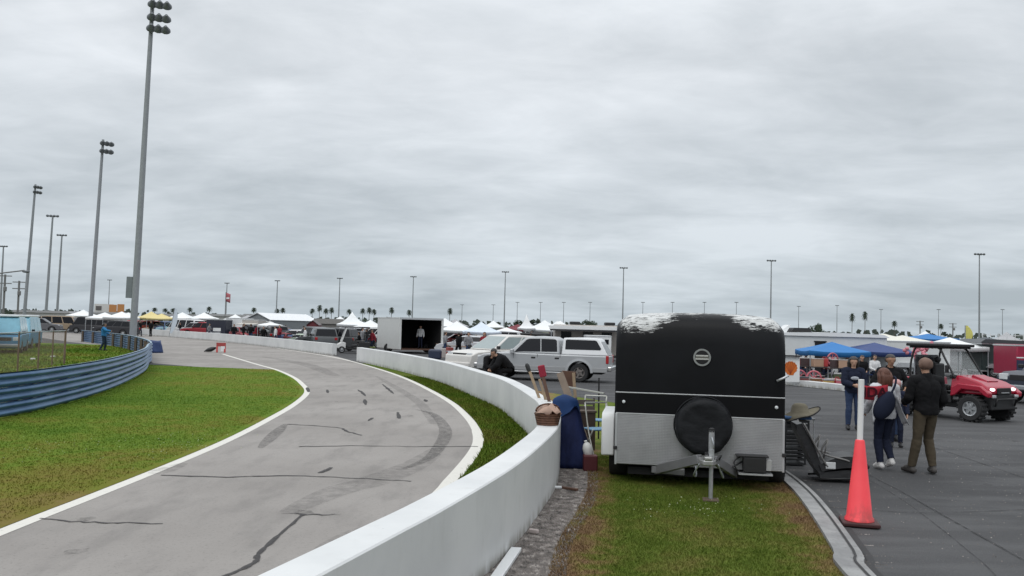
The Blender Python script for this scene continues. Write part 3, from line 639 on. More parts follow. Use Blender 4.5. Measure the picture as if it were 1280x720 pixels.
M_trunk = mat('bark', (.10,.08,.065), .9, var=.3); M_palm = mat('palm_frond', (.035,.052,.035), .7, var=.35, scale=1.5); M_leafd = mat('dark_foliage', (.040,.062,.036), .8, var=.45, scale=.9)
def palm_proto(label, group):
    root = empty('palm_tree', label, 'palm tree', (0,0,0), 0, group)
    MB().tube([(0,0,0), (.1,0,3), (.05,.05,6), (0,0,8)], [.24,.17,.16,.18], 8).build('trunk', M_trunk, root, smooth=True)
    mb = MB()
    for i in range(46):
        a = i*2.399; el = RAD(75-115*(i/46)); L = random.uniform(1.5, 2.1); d = Vector((math.cos(a)*math.cos(el), math.sin(a)*math.cos(el), math.sin(el))); s = Vector((-math.sin(a), math.cos(a), 0)); P = []
        for k in range(5):
            t = k/4; c = Vector((0,0,8)) + d*L*t + Vector((0,0,-.9*t*t)); wd = .34*math.sin(PI*(.15+.8*t)); P += [c-s*wd-Vector((0,0,.12*t)), c+Vector((0,0,.05)), c+s*wd-Vector((0,0,.12*t))]
        mb.add(P, [(k*3+j, k*3+j+1, k*3+j+4, k*3+j+3) for k in range(4) for j in range(2)])
    mb.build('crown', M_palm, root, recalc=False); return root
def tree_proto(label, group, h=7.0, w=7.5, seed=1):
    rd = random.Random(seed); root = empty('tree', label, 'tree', (0,0,0), 0, group)
    mb = MB().tube([(0,0,0), (.05,0,h*.25), (.1,.1,h*.55)], [.28,.22,.12], 8)
    for k in range(5):
        a = k*1.3; mb.tube([(0,0,h*.22), (math.cos(a)*w*.17, math.sin(a)*w*.17, h*.42), (math.cos(a)*w*.33, math.sin(a)*w*.33, h*.6)], [.13,.09,.04], 6)
    mb.build('trunk', M_trunk, root, smooth=True)
    mb = MB(); cl = [(rd.gauss(0, w*.22), rd.gauss(0, w*.22), h*rd.uniform(.3, .85), w*rd.uniform(.10, .19)) for _ in range(22)]
    for x, y, z, r in cl:
        for _ in range(90):
            v = Vector((rd.gauss(0,1), rd.gauss(0,1), rd.gauss(0,1))).normalized()*r*rd.uniform(.55, 1.08); c = Vector((x, y, z))+Vector((v.x, v.y, v.z*.75)); q = rd.uniform(.12, .3)
            a = Vector((rd.uniform(-1,1), rd.uniform(-1,1), rd.uniform(-1,1))).normalized(); b = a.orthogonal().normalized(); mb.add([c-a*q, c+b*q*.8, c+a*q, c-b*q*.8], [(0,1,2,3)])
    mb.build('crown', M_leafd, root, recalc=False); return root
# ================================================================== the black trailer
TP = at(872, 610); TY = -RAD(9)
trl = empty('cargo_trailer', 'black enclosed trailer with silver lower panel, flaking white top edge and covered spare wheel', 'trailer', (TP.x, TP.y, 0), TY)
n = NT('flaking_black_paint'); X, Y, Z = n.xyz(); a = n.noise(3.0, 6, .65, stretch=(.35, 1, 1.6)); b = n.noise(26, 6, .75, stretch=(.22, 1, 1.3)); c = n.noise(1.3, 4)
ax = n.math('ABSOLUTE', X); side = n.mapr(ax, .16, .75, 0, .27); right = n.mapr(X, .1, .5, 0, -.07)
edge = n.math('SUBTRACT', n.math('SUBTRACT', 2.392, side), right); m_ = n.math('ADD', n.math('SUBTRACT', Z, edge), n.math('ADD', n.math('MULTIPLY', n.math('SUBTRACT', a, .5), .34), n.math('MULTIPLY', n.math('SUBTRACT', b, .5), .52)))
hol = n.noise(17, 6, .75, stretch=(.3, 1, 1.2)); m_ = n.math('MULTIPLY', n.mapr(m_, .0, .05), n.math('MAXIMUM', n.mapr(hol, .40, .50), n.mapr(m_, .16, .26))); fade = n.mapr(ax, 1.06, 1.12, 1, 0); m_ = n.math('MULTIPLY', m_, n.math('MAXIMUM', fade, n.mapr(Z, 2.3, 2.36)))
blk = n.mix(n.mapr(c, .3, .7), (.004,.0042,.005), (.0075,.008,.0095)); n.base(n.mix(m_, blk, n.mix(n.mapr(b, .4, .7), (.62,.63,.62), (.40,.40,.39))))
n.rough(.40); n.b.inputs['Specular IOR Level'].default_value = .16; n.bump(a, .08, .02); M_tblack = n.m
n = NT('diamond_plate'); X, Y, Z = n.xyz(); a = n.noise(1.5, 5, .6); k = 2*PI/.042
s1 = n.math('SINE', n.math('MULTIPLY', n.math('ADD', X, Z), k)); s2 = n.math('SINE', n.math('MULTIPLY', n.math('SUBTRACT', X, Z), k)); h = n.math('POWER', n.math('MULTIPLY', n.math('ADD', n.math('MULTIPLY', s1, s2), 1), .5), 3)
n.base(n.mix(n.mapr(a, .3, .7), (.27,.272,.275), (.36,.36,.365))); n.b.inputs['Metallic'].default_value = .35; n.rough(.4); n.bump(h, .6, .006); M_dia = n.m
prof = [(0,.27), (0,1.5), (.015,1.95), (.05,2.17), (.11,2.29), (.20,2.355), (.36,2.39), (3.1,2.40), (3.1,.27)]
def xprism(mb, poly_yz, x0, x1):
    nn = len(poly_yz); return mb.add([(x0, y, z) for y, z in poly_yz]+[(x1, y, z) for y, z in poly_yz], [tuple(range(nn)), tuple(range(2*nn-1, nn-1, -1))]+[(i, i+nn, (i+1)%nn+nn, (i+1)%nn) for i in range(nn)])
# crowned roof: loft of the profile over several widths
mb = MB(); xs = [-1.145,-1.13,-1.08,-.98,-.7,-.35,0,.35,.7,.98,1.08,1.13,1.145]; rows = []
for x in xs:
    e = abs(x)/1.145; drop = .15*max(0, (e-.76)/.24)**2.4+.045*e*e; back = .07*max(0, (e-.85)/.15)**2.5
    rows.append([(x, y+(back if y < 1 else -back), z-(drop if z > 2.1 else drop*max(0, (z-1.5)/.6) if z > 1.5 else 0)) for y, z in prof])
k = len(prof); vs = [p for r in rows for p in r]
fs = [(i*k+j, (i+1)*k+j, (i+1)*k+(j+1)%k, i*k+(j+1)%k) for i in range(len(xs)-1) for j in range(k)]+[tuple(range(k)), tuple((len(xs)-1)*k+j for j in reversed(range(k)))]
tb = mb.add(vs, fs).build('body', M_tblack, trl, smooth='auto')
MB().box(0, -.012, .625, 2.24, .028, .69).build('lower_panel', M_dia, trl, bevel=.006)
MB().box(0, -.010, 1.115, 2.24, .022, .268).build('black_band', mat('band_black', (.005,.005,.006), .4, spec=.15), trl, bevel=.006)
rv_ = MB().box(0, -.014, 1.262, 2.27, .03, .014)
rv_.build('seam_strip', M_alu, trl, bevel=.003)
rv_ = MB().box(0, -.014, .975, 2.25, .03, .014)
rv_.build('seam_strip', M_alu, trl, bevel=.003)
for s in (-1, 1):
    MB().box(s*1.118, -.016, .62, .03, .026, .70).build('corner_trim', M_alu, trl, bevel=.004)
    MB().lathe([(.022,0), (.022,.02), (.008,.028)], 12, Matrix.Translation((s*1.02, -.02, 1.135)) @ Matrix.Rotation(PI/2, 4, 'X')).build('marker_light', M_lamp, trl, smooth='auto')
    MB().box(s*1.125, -.03, .50, .05, .04, .05).build('bolt_plate', M_black, trl, bevel=.008)
# round emblem
MZ = 1.775; RX = Matrix.Translation((.03, -.012, MZ)) @ Matrix.Rotation(PI/2, 4, 'X')
em = MB().lathe([(.118,-.02), (.118,.012), (.095,.012), (.095,.006), (.002,.006)], 32, RX).build('emblem', mat('emblem_ring', (.30,.31,.30), .4, .5), trl, smooth='auto')
MB().lathe([(.094,.004), (.094,.010), (.002,.010)], 32, RX).build('emblem_face', M_under, em, smooth='auto')
for dz, wd in ((.022, .168), (-.022, .178)): MB().box(.03, -.024, MZ+dz, wd, .006, .022).build('emblem_bar', mat('emblem_pale', (.42,.42,.39), .5, var=.3, scale=60), em, bevel=.003)
MB().box(.03, -.0235, MZ, .18, .005, .018).build('emblem_bar', mat('emblem_mid', (.12,.12,.10), .5), em)
# spare wheel under its cover
n = NT('vinyl_cover'); a = n.noise(5, 4, .6, stretch=(1, 1, 2.2)); b = n.noise(40, 3); n.base(n.mix(n.mapr(a, .3, .7), (.007,.0075,.009), (.014,.015,.017))); n.rough(.6); n.b.inputs['Specular IOR Level'].default_value = .2; n.bump(a, .35, .03); M_vinyl = n.m
sp = empty_ = MB(); R0 = .375; nn = 40; vs = []; pr = [(.99,-.01), (1.0,.04), (1.0,.14), (.97,.20), (.90,.235), (.75,.235), (.4,.225), (.02,.225)]
mbs = MB()
for ri, (q, d) in enumerate(pr):
    for j in range(nn):
        aa = 2*PI*j/nn; wv = .010*math.sin(aa*7+ri)*max(0, q-.3)+.012*noise.noise(Vector((math.cos(aa)*2, math.sin(aa)*2, d*6))); r = R0*q+wv*(.4 if ri > 4 else 1)
        vs.append((.055+r*math.cos(aa), -.03-d-.018*noise.noise(Vector((math.cos(aa)*3*q, math.sin(aa)*3*q, 3))), .86+r*math.sin(aa)*1.0-(.02*math.sin(aa)**2 if math.sin(aa) < 0 else 0)))
fs = [(i*nn+j, i*nn+(j+1)%nn, (i+1)*nn+(j+1)%nn, (i+1)*nn+j) for i in range(len(pr)-1) for j in range(nn)]+[tuple(range(nn-1,-1,-1)), tuple((len(pr)-1)*nn+j for j in range(nn))]
mbs.add(vs, fs).build('spare_wheel_cover', M_vinyl, trl, smooth=True)
MB().tube([(.055+.385*math.cos(2*PI*i/40), -.055, .86+.385*math.sin(2*PI*i/40)) for i in range(41)], .012, 6).build('cover_hem', M_vinyl, trl, smooth=True)
# tongue, coupler, jack
M_tong = mat('tongue_steel', (.20,.20,.205), .5, .5, var=.3)
mb = MB().bar((-.56, .05, .21), (-.02, -.78, .50), .08, .12).bar((.50, .05, .21), (.16, -.78, .50), .07, .11).bar((-.62,.02,.22), (-.18,-.1,.22), .05, .09)
mb.build('tongue', M_tong, trl, bevel=.008)
cp = MB().prism_z([(-.06,-.62), (.20,-.62), (.17,-.95), (.13,-1.05), (.01,-1.05), (-.03,-.95)], .455, .525).box(.07, -.99, .545, .1, .14, .05).build('coupler', mat('coupler_metal', (.42,.42,.41), .35, .7, var=.35, scale=12), trl, bevel=.015)
MB().box(.07, -.80, .56, .05, .25, .05).box(.12, -.72, .60, .04, .05, .1).build('latch', M_black, cp, bevel=.008)
jk = MB().tube([(.115,-.88,.03), (.115,-.88,.46)], .027, 10).tube([(.115,-.88,.46), (.115,-.88,.88)], .036, 12).box(.115, -.88, .50, .10, .10, .05).box(.115, -.91, .58, .06, .05, .12).build('jack', mat('jack_zinc', (.42,.43,.44), .4, .6, var=.3, scale=14), trl, smooth='auto')
MB().lathe([(.036,.86), (.036,.905), (.02,.915)], 12, Matrix.Translation((.115,-.88,0))).build('jack_cap', M_black, jk, smooth='auto')
MB().tube([(.115,-.915,.80), (.115,-.95,.80), (.135,-.955,.72), (.135,-.955,.66)], .010, 6).build('crank_handle', M_steel, jk, smooth=True)
MB().box(.115, -.88, .012, .2, .2, .025).build('jack_foot', mat('rusty_plate', (.10,.07,.05), .8, var=.3), jk, bevel=.005)
for i, xo in enumerate((-.03, .2)):
    P = [(xo,-.9,.46), (xo+(.06 if i else -.06),-.75,.30), (xo*1.5,-.45,.24), (xo*1.4,-.2,.36)]; MB().tube(catmull(P, 5), .011, 6).build('safety_chain', M_steel, trl, smooth=True)
MB().tube(catmull([(.16,-.95,.5), (.24,-.8,.56), (.22,-.6,.42), (.32,-.3,.30), (.58,-.09,.40)], 6), .012, 6).build('cable', M_black, trl, smooth=True)
MB().tube(catmull([(.62,-.1,.24), (.50,-.14,.30), (.47,-.12,.40), (.56,-.09,.47)], 6), .010, 6).build('cable', M_black, trl, smooth=True)
bt = MB().box(.73, -.11, .375, .30, .16, .20).build('battery_box', M_black, trl, bevel=.015)
MB().box(.70, -.11, .485, .42, .18, .018).build('box_lid', M_black, bt, bevel=.004); MB().box(.90, -.10, .37, .10, .12, .14).build('label_plate', mat('dull_plate', (.36,.36,.35), .5), bt, bevel=.004)
MB().box(.74, -.115, .25, .44, .19, .02).build('tray', M_alu, bt)
MB().tube([(1.02,-.03,1.49), (1.10,-.055,1.53), (1.17,-.04,1.57)], .016, 8).build('door_hook', M_alu, trl, smooth=True)
# fenders and wheels
for s in (-1, 1):
    MB().prism([(-.03,-.02)] and [(.32,.34), (.32,.86), (.36,.93), (.45,.965), (1.35,.965), (1.44,.93), (1.48,.86), (1.48,.34), (1.40,.34), (1.36,.80), (.44,.80), (.40,.34)], .1)
    P = [(.30,.34), (.30,.84), (.34,.91), (.42,.945), (1.35,.945), (1.44,.91), (1.48,.84), (1.48,.34)]
    if s < 0: xprism(MB(), P, -1.335, -1.150).build('fender', mat('fender_white', (.70,.71,.70), .4, var=.08), trl, bevel=.02, smooth='auto')
    else: xprism(MB(), P, 1.150, 1.20).build('fender', M_tblack, trl, bevel=.01, smooth='auto')
    r = .335; M = Matrix.Translation((s*1.10, .80, r)) @ Matrix.Rotation(PI/2*s, 4, 'Y')
    wl = MB().lathe([(r*.6,-.12), (r*.92,-.13), (r,-.09), (r,.09), (r*.92,.13), (r*.6,.12)], 24, M).build('wheel', M_rubber, trl, smooth='auto'); MB().lathe([(r*.6,.06), (r*.55,.10), (.01,.11)], 18, M).build('rim', M_rim, wl, smooth='auto')
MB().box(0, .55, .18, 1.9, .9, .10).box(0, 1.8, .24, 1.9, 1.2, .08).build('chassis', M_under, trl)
# ================================================================== traffic cone
cp_ = at(1074, 655); cone = empty('traffic_cone', 'tall orange traffic cone with a white pole standing in its top', 'traffic cone', (cp_.x, cp_.y, 0), RAD(-14))
n = NT('cone_orange'); X, Y, Z = n.xyz(); a = n.noise(6, 6, .7, stretch=(1,1,.5)); b = n.noise(2, 4); col = n.mix(n.mapr(b, .3, .7), (.84,.052,.068), (.93,.075,.088)); col = n.mix(n.mapr(a, .56, .75, 0, .45), col, (.45,.06,.06)); col = n.mix(n.math('MULTIPLY', n.mapr(Z, .05, .35, .6, 0), n.mapr(a, .4, .6)), col, (.22,.05,.045)); n.base(col); n.rough(.55); M_or = n.m
MB().box(0, 0, .022, .40, .40, .044).build('base', mat('cone_base', (.045,.012,.012), .6), cone, bevel=.012)
MB().lathe([(.160,.046), (.154,.075), (.140,.09), (.052,.93), (.045,.945), (.03,.95)], 32).build('cone_body', M_or, cone, smooth='auto')
MB().tube([(0,0,.93), (.006,0,1.3), (.008,-.01,1.63)], .033, 14).build('pole', mat('pole_white', (.74,.73,.72), .4, var=.05), cone, smooth='auto')
# ================================================================== people
# woman walking away, pale jacket, navy sling bag
p = at(1105, 586); K_navy = cloth('navy_cloth', (.014,.018,.036)); K_blackc = cloth('black_cloth', (.008,.008,.009)); K_khaki = cloth('khaki_cloth', (.070,.056,.038)); K_jean = cloth('blue_denim', (.035,.055,.11)); K_grey = cloth('pale_grey_cloth', (.56,.565,.59), .10)
H_red = mat('auburn_hair', (.095,.033,.018), .6, var=.4, scale=30, bump=.5, bscale=90); H_dark = mat('dark_hair', (.018,.013,.011), .5, var=.3, scale=30); H_brn = mat('brown_hair', (.06,.035,.02), .55, var=.3, scale=30)
W1 = pose(knL=(-.085,.06,.51), anL=(-.08,-.02,.10), toL=(-.09,.13,.036), knR=(.08,.09,.50), anR=(.075,-.10,.17), toR=(.085,.03,.06), elL=(-.27,-.02,1.16), wrL=(-.30,.12,1.00), elR=(.24,.02,1.15), wrR=(.22,.20,1.02), hipL=(-.085,0,.92), hipR=(.085,0,.92))
wom = person('woman walking away in a pale grey jacket, navy sling bag on her back', (p.x, p.y, 0), RAD(8), 1.60, W1, K_grey, K_navy, H_red, M_skin, mat('white_shoe', (.55,.54,.53), .7), None, .013, fem=True, longhair=True, thick=.035)
MB().ell((.0,0,0), (.18,.09,.25), 18, 12).build('bag', K_navy, None, smooth=True)
for v_ in bpy.data.objects['bag'].data.vertices:
    q = v_.co; q.x *= 1.0-.9*max(0, q.z); q.z *= .92; q.x += .35*q.z; q += Vector((-.11,-.185,1.03))
bag = bpy.data.objects['bag']; bag.name = 'sling_bag'; tag(bag, 'navy sling bag across the back of the woman in pale grey', 'bag'); bag.location = (p.x, p.y, 0); bag.rotation_euler = (0,0,RAD(8)); bag.scale = (1.0,1.0,1.0)
MB().tube(catmull([(-.02,-.20,1.20), (.06,-.19,1.34), (.12,-.12,1.46), (.13,.02,1.47), (.06,.16,1.33)], 5), .017, 6).build('strap', K_navy, bag, smooth=True)
# jacket hem flaring to the right
mb = MB(); nn = 10; vs = []
for i in range(7):
    t = i/6
    for j in range(nn):
        q = j/(nn-1); vs.append((.16+.20*t+.05*q*t-.02*math.sin(q*9+t*4)*t, -.15+.26*q, 1.28-.50*t+.03*math.sin(q*7)*t))
jh = mb.add(vs, [(i*nn+j, i*nn+j+1, (i+1)*nn+j+1, (i+1)*nn+j) for i in range(6) for j in range(nn-1)]).build('jacket_tail', K_grey, wom, smooth=True); m1 = jh.modifiers.new('s', 'SOLIDIFY'); m1.thickness = .012
mb = MB(); vs = []
for i in range(6):
    t = i/5
    for j in range(nn):
        q = j/(nn-1); vs.append((-.10-.24*t*(.8+.2*q)+.012*math.sin(q*8), -.15+.02*math.sin(t*5)-.03*q, 1.37-.02*t-(.12+.34*t*q)*q-.1*t*t))
jh = mb.add(vs, [(i*nn+j, i*nn+j+1, (i+1)*nn+j+1, (i+1)*nn+j) for i in range(5) for j in range(nn-1)]).build('jacket_tail', K_grey, wom, smooth=True); m1 = jh.modifiers.new('s', 'SOLIDIFY'); m1.thickness = .012
# red lettered banner carried beside her
fl = empty('banner', 'red banner with dark letters carried behind the cone pole', 'banner', (p.x-.27, p.y-.20, .08), RAD(6)); mb = MB(); vs = []
for i in range(9):
    for j in range(5): x = -.26+.52*i/8; vs.append((x, .025*math.sin(x*9)+.01*j/4, 1.28-.22*j/4-.03*math.sin(i/8*PI)-(.07 if False else 0)))
cl_ = mb.add(vs, [(i*5+j, i*5+j+1, (i+1)*5+j+1, (i+1)*5+j) for i in range(8) for j in range(4)]).build('cloth', cloth('banner_red', (.36,.03,.045)), fl, smooth=True); m1 = cl_.modifiers.new('s', 'SOLIDIFY'); m1.thickness = .006
def text_obj(s, size, m, parent, loc, rot, name='lettering', ext=.003, bold=.0, sx=1.0):
    cu = bpy.data.curves.new(name, 'FONT'); cu.body = s; cu.size = size; cu.extrude = ext; cu.align_x = 'CENTER'; cu.align_y = 'CENTER'; cu.offset = bold
    o = bpy.data.objects.new(name, cu); COL.objects.link(o); dg = bpy.context.evaluated_depsgraph_get(); me = bpy.data.meshes.new_from_object(o.evaluated_get(dg)); bpy.data.objects.remove(o)
    me.materials.clear(); me.materials.append(m); o = bpy.data.objects.new(name, me); COL.objects.link(o); o.parent = parent; o.location = loc; o.rotation_euler = rot; o.scale = (sx, 1, 1); return o
text_obj('IDA', .21, cloth('letter_dark', (.045,.006,.012)), fl, (.02,-.035,1.15), (PI/2,0,0), bold=.006, sx=1.15)
# man walking away
p = at(1157, 592); M1 = pose(knR=(.10,.10,.51), anR=(.13,.02,.095), toR=(.17,.17,.036), knL=(-.12,.03,.50), anL=(-.17,.10,.085), toL=(-.20,.27,.036), elL=(-.26,.02,1.14), wrL=(-.20,.24,1.06), elR=(.265,-.03,1.12), wrR=(.22,.19,.98), shL=(-.20,0,1.405), shR=(.20,0,1.405))
person('man walking away in a black jacket and brown khaki trousers', (p.x, p.y, 0), RAD(6), 1.80, M1, K_blackc, K_khaki, mat('shaved_hair', (.16,.095,.07), .7), M_skin2, mat('dark_shoe', (.05,.045,.042), .7, var=.5, scale=6), None, .013, thick=.026)
# woman facing the camera
p = at(1066, 537); W2 = pose(elL=(-.24,.03,1.15), wrL=(-.20,.20,.98), elR=(.22,.10,1.13), wrR=(.06,.25,1.08))
wf = person('dark haired woman facing us in a navy sweatshirt and jeans behind the cone pole', (p.x, p.y, 0), RAD(172), 1.64, W2, K_navy, K_jean, H_dark, M_skin, M_black, None, .014, fem=True, longhair=True, thick=.04)
MB().ell((0,.165,1.24), (.10,.02,.045), 14, 8).build('shirt_print', mat('print_grey', (.34,.36,.40), .8, var=.5, scale=30), wf, smooth=True)
# man facing the camera
p = far(1113, 18.2); M2 = pose(elL=(-.33,.0,1.18), wrL=(-.22,.22,1.08), elR=(.33,.0,1.18), wrR=(.2,.22,1.08))
mf = person('man facing us in a black shirt with a white print, under the blue canopies', (p.x, p.y, 0), RAD(178), 1.76, M2, K_blackc, K_jean, H_dark, M_skin2, M_black, None, .014, thick=.03)
o = MB(); vs = [(-.19+.38*i/6, .155-.02*abs(i-3)/3, 1.22-.16*j) for i in range(7) for j in range(2)]
q = o.add(vs, [(2*i, 2*i+1, 2*i+3, 2*i+2) for i in range(6)]).build('shirt_print', mat('print_white', (.50,.55,.57), .8, var=.25, scale=8), mf, smooth=True); m1 = q.modifiers.new('s', 'SOLIDIFY'); m1.thickness = .03
p = far(1121, 17.2); ch = person('small child in a pink knitted hat between the two walkers', (p.x, p.y, 0), RAD(165), 1.26, pose(), K_navy, K_navy, cloth('pink_hat', (.52,.30,.29)), M_skin, M_black, None, .016, fem=True, thick=.035)
MB().ell((0,.0,1.70), (.125,.13,.11), 16, 10).build('hat', cloth('pink_hat', (.52,.30,.29)), ch, smooth=True)
# ================================================================== red utility vehicle
uf = (at(1203, 523)+at(1265, 529))/2; ang = RAD(-58)
ut = empty('utility_vehicle', 'red open utility vehicle with black roof and lit headlights', 'utility vehicle', (uf.x-math.cos(ang)*1.02, uf.y-math.sin(ang)*1.02, 0), ang)
M_ured = mat('gloss_red', (.34,.012,.035), .22, var=.08); M_ublk = mat('utility_black', (.012,.012,.013), .55)
def hwu(z): return .70-.30*max(0, z-.85)
hood = [(.42,.70), (.40,1.13), (.50,1.17), (.85,1.12), (1.20,1.02), (1.42,.90), (1.47,.78), (1.42,.70)]
MB().prism(hood, lambda z: .69-.42*max(0, z-.86)).build('hood', M_ured, ut, bevel=.05, seg=3, smooth='auto')
MB().prism([(.75,1.15), (.80,1.19), (1.12,1.075), (1.2,1.04), (1.1,1.0), (.75,1.1)], .26).build('hood_scoop', M_ured, ut, bevel=.02, smooth='auto')
for s in (-1, 1):
    P = [(.48,.62), (.52,.86), (.70,.97), (1.30,.93), (1.52,.76), (1.50,.64), (1.38,.70), (1.25,.80), (.80,.82), (.62,.66)]
    MB().prism(P, 0, s*.60 if s > 0 else -.79, .79 if s > 0 else -.60).build('front_fender', M_ured, ut, bevel=.025, smooth='auto')
    P = [(-1.45,.70), (-1.45,1.05), (-.55,1.05), (-.50,.70), (-.62,.66), (-.72,.80), (-1.22,.82), (-1.34,.68)]
    MB().prism(P, 0, s*.55 if s > 0 else -.77, .77 if s > 0 else -.55).build('bed_side', M_ured, ut, bevel=.025, smooth='auto')
    MB().ell((1.43, s*.48, .84), (.05,.12,.045), 14, 8).build('headlight', mat('lit_lens', (.8,.7,.7), .2, emit=(1.0,.78,.80), es=2.2), ut, smooth=True)
    MB().box(1.50, s*.52, .67, .06, .16, .08).build('lamp_trim', M_alu, ut, bevel=.02)
    for cx in (-.95, 1.02): 
        r = .34; M = Matrix.Translation((cx, s*.66, r)) @ Matrix.Rotation(-PI/2*s, 4, 'X')
        wl = MB().lathe([(r*.55,-.13), (r*.88,-.14), (r*.98,-.1), (r,-.04), (r,.04), (r*.98,.1), (r*.88,.14), (r*.60,.13), (r*.56,.05)], 24, M).build('wheel', M_rubber, ut, smooth='auto')
        rm = MB().lathe([(r*.56,.07), (r*.56,.13), (r*.48,.12), (r*.42,.06), (.02,.09)], 18, M)
        for q in range(6): rm.bar(M@Vector((0,0,.09)), M@Vector((r*.5*math.cos(q*PI/3), r*.5*math.sin(q*PI/3), .10)), .05)
        rm.build('rim', M_rim, wl, smooth='auto')
        mb = MB()
        for q in range(18):
            a = q*PI/9; mb.box(0, 0, 0, .05, .05, .24, M @ Matrix.Rotation(a, 4, 'Z') @ Matrix.Translation((r*1.0, 0, 0)))
        mb.build('tread', M_rubber, wl)
    MB().tube(catmull([(.55,s*.66,1.08), (.28,s*.64,1.55), (.02,s*.60,1.88), (-.55,s*.60,1.90), (-.72,s*.64,1.5), (-.74,s*.66,.95)], 5), .028, 8).build('cage_tube', M_ublk, ut, smooth=True)
    MB().box(-.02, s*.67, .55, 1.0, .10, .22).build('sill', M_ublk, ut, bevel=.02)
    MB().box(-.30, s*.33, .78, .50, .52, .16).build('seat', M_ublk, ut, bevel=.05); MB().box(-.56, s*.33, 1.13, .14, .50, .60).build('seat_back', M_ublk, ut, bevel=.05)
    MB().ell((-.56, s*.33, 1.53), (.06,.14,.09), 12, 8).build('headrest', M_ublk, ut, smooth=True)
MB().box(1.36, 0, .52, .22, 1.10, .40).box(.1, 0, .42, 2.3, 1.0, .22).box(.95, 0, .60, .8, 1.05, .3).build('chassis', M_ublk, ut, bevel=.03)
MB().box(1.475, 0, .80, .05, .62, .17).build('grille', M_under, ut, bevel=.02); MB().box(1.506, 0, .765, .012, .36, .022).build('grille_bar', M_alu, ut)
MB().tube([(1.50,-.45,.42), (1.55,-.45,.6), (1.55,.45,.6), (1.50,.45,.42)], .025, 8).build('bumper', M_ublk, ut, smooth=True)
MB().box(-.28, 0, 1.935, 1.15, 1.40, .08).build('roof', mat('roof_black', (.010,.010,.011), .6), ut, bevel=.025)
MB().box(-.28, 0, 1.87, 1.0, 1.30, .05).build('roof_frame', M_ublk, ut, bevel=.02)
MB().box(-1.0, 0, .80, .9, 1.1, .12).box(-1.44, 0, .92, .05, 1.2, .28).build('cargo_bed', M_ublk, ut, bevel=.02)
MB().box(.42, 0, 1.12, .10, 1.28, .10).build('dashboard', M_ublk, ut, bevel=.03)
MB().tube([(.22+.0*math.cos(t), .33+.17*math.cos(t), 1.18+.17*math.sin(t)) for t in [2*PI*i/20 for i in range(21)]], .016, 6).build('steering_wheel', M_ublk, ut, smooth=True)
a = Vector((.52,0,1.16)); b = Vector((.06,0,1.84)); 
mg = NT('clear_screen'); mg.b.inputs['Base Color'].default_value = (.75,.8,.8,1); mg.rough(.03); mg.b.inputs['Alpha'].default_value = .10; M_clear = mg.m
MB().bar(a, b, 1.2, .008, up=(1,0,.5)).build('windshield', M_clear, ut)
MB().bar((.53,-.62,1.15), (.53,.62,1.15), .03).build('screen_frame', M_ublk, ut)
MB().box(.36, -.72, 1.32, .05, .14, .20).build('mirror', M_ublk, ut, bevel=.02)
MB().box(-.68, 0, 1.35, .02, 1.05, .62).build('rear_screen', mat('smoked_screen', (.10,.10,.11), .2), ut, bevel=.006)
# ================================================================== silver pickup with a canopy shell
M_silver = mat('silver_paint', (.40,.41,.42), .32, .2, var=.05); M_silv2 = mat('lower_silver_paint', (.33,.335,.34), .4, .2, var=.05)
pr_ = at(730, 478.0); pang = PI-RAD(13)
hx, hy = math.cos(pang), math.sin(pang)
pk = empty('pickup_truck', 'silver four door pickup with a white framed canopy shell over its bed', 'pickup truck', (pr_.x+hx*1.65-hy*-.85*0, pr_.y+hy*1.65+.85, 0), pang)
AX = (-1.65, 1.87); bot = arc(AX[1], .40, .50, 10)+arc(AX[0], .40, .50, 10)
top = [(-2.88,.58),(-2.90,1.16),(-.78,1.17),(1.35,1.20),(2.0,1.18),(2.62,1.10),(2.84,.98),(2.90,.62),(2.90,.44)]
def hp(z): return .985-.05*max(0, .62-z)/.2-.10*max(0, z-.95)
MB().prism(top+[(2.8,.42)]+bot+[(-2.84,.46)], hp).build('body', M_silver, pk, bevel=.05, seg=3, smooth='auto')
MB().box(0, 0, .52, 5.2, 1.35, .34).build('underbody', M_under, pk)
for s in (-1, 1):
    for x0, x1 in ((-2.86,-2.18), (-1.12,1.34), (2.40,2.86)): MB().box((x0+x1)/2, s*.985, .545, x1-x0, .03, .19).build('side_trim', M_silv2, pk, bevel=.01)
    mb = MB(); a1 = arc(AX[0], .42, .60, 14); a0 = arc(AX[0], .42, .50, 14)
    a = [(x, s*1.005, z) for x, z in a1]+[(x, s*1.02, z) for x, z in a0]+[(x, s*.95, z) for x, z in a1]; k = len(a1)
    mb.add(a, [(i, i+1, k+i+1, k+i) for i in range(k-1)]+[(2*k+i, 2*k+i+1, i+1, i) for i in range(k-1)]).build('wheel_flare', M_silver, pk, smooth='auto')
    for cx in AX: wheel(pk, cx, s*.84, .405, .26, mat('dull_rim', (.20,.18,.17), .5, .5), s)
    MB().box(.2, s*.985, .39, 2.5, .16, .045).build('running_board', M_alu, pk, bevel=.015)
    for x in (1.24, .18, -.82): MB().box(x, s*(.966), .86, .012, .02, .60).build('door_seam', M_under, pk)
    for x in (.36, -.68): MB().box(x, s*.965, 1.0, .20, .05, .09).build('door_handle', M_black, pk, bevel=.025)
    MB().box(1.28, s*1.10, 1.25, .15, .24, .22).build('mirror', M_silver, pk, bevel=.05)
    MB().box(-2.85, s*.88, 1.0, .12, .19, .34).build('taillight', M_red_l, pk, bevel=.025); MB().box(2.78, s*.74, .92, .18, .40, .22).build('headlight', M_lamp, pk, bevel=.03)
cabp = [(-.80,1.165),(-.72,1.80),(-.5,1.92),(.2,1.945),(.62,1.91),(.78,1.85),(1.50,1.185)]
def hc(z): return .93-.20*(z-1.165)/.78
MB().prism(cabp, hc).build('cab', M_silver, pk, bevel=.06, seg=3, smooth='auto')
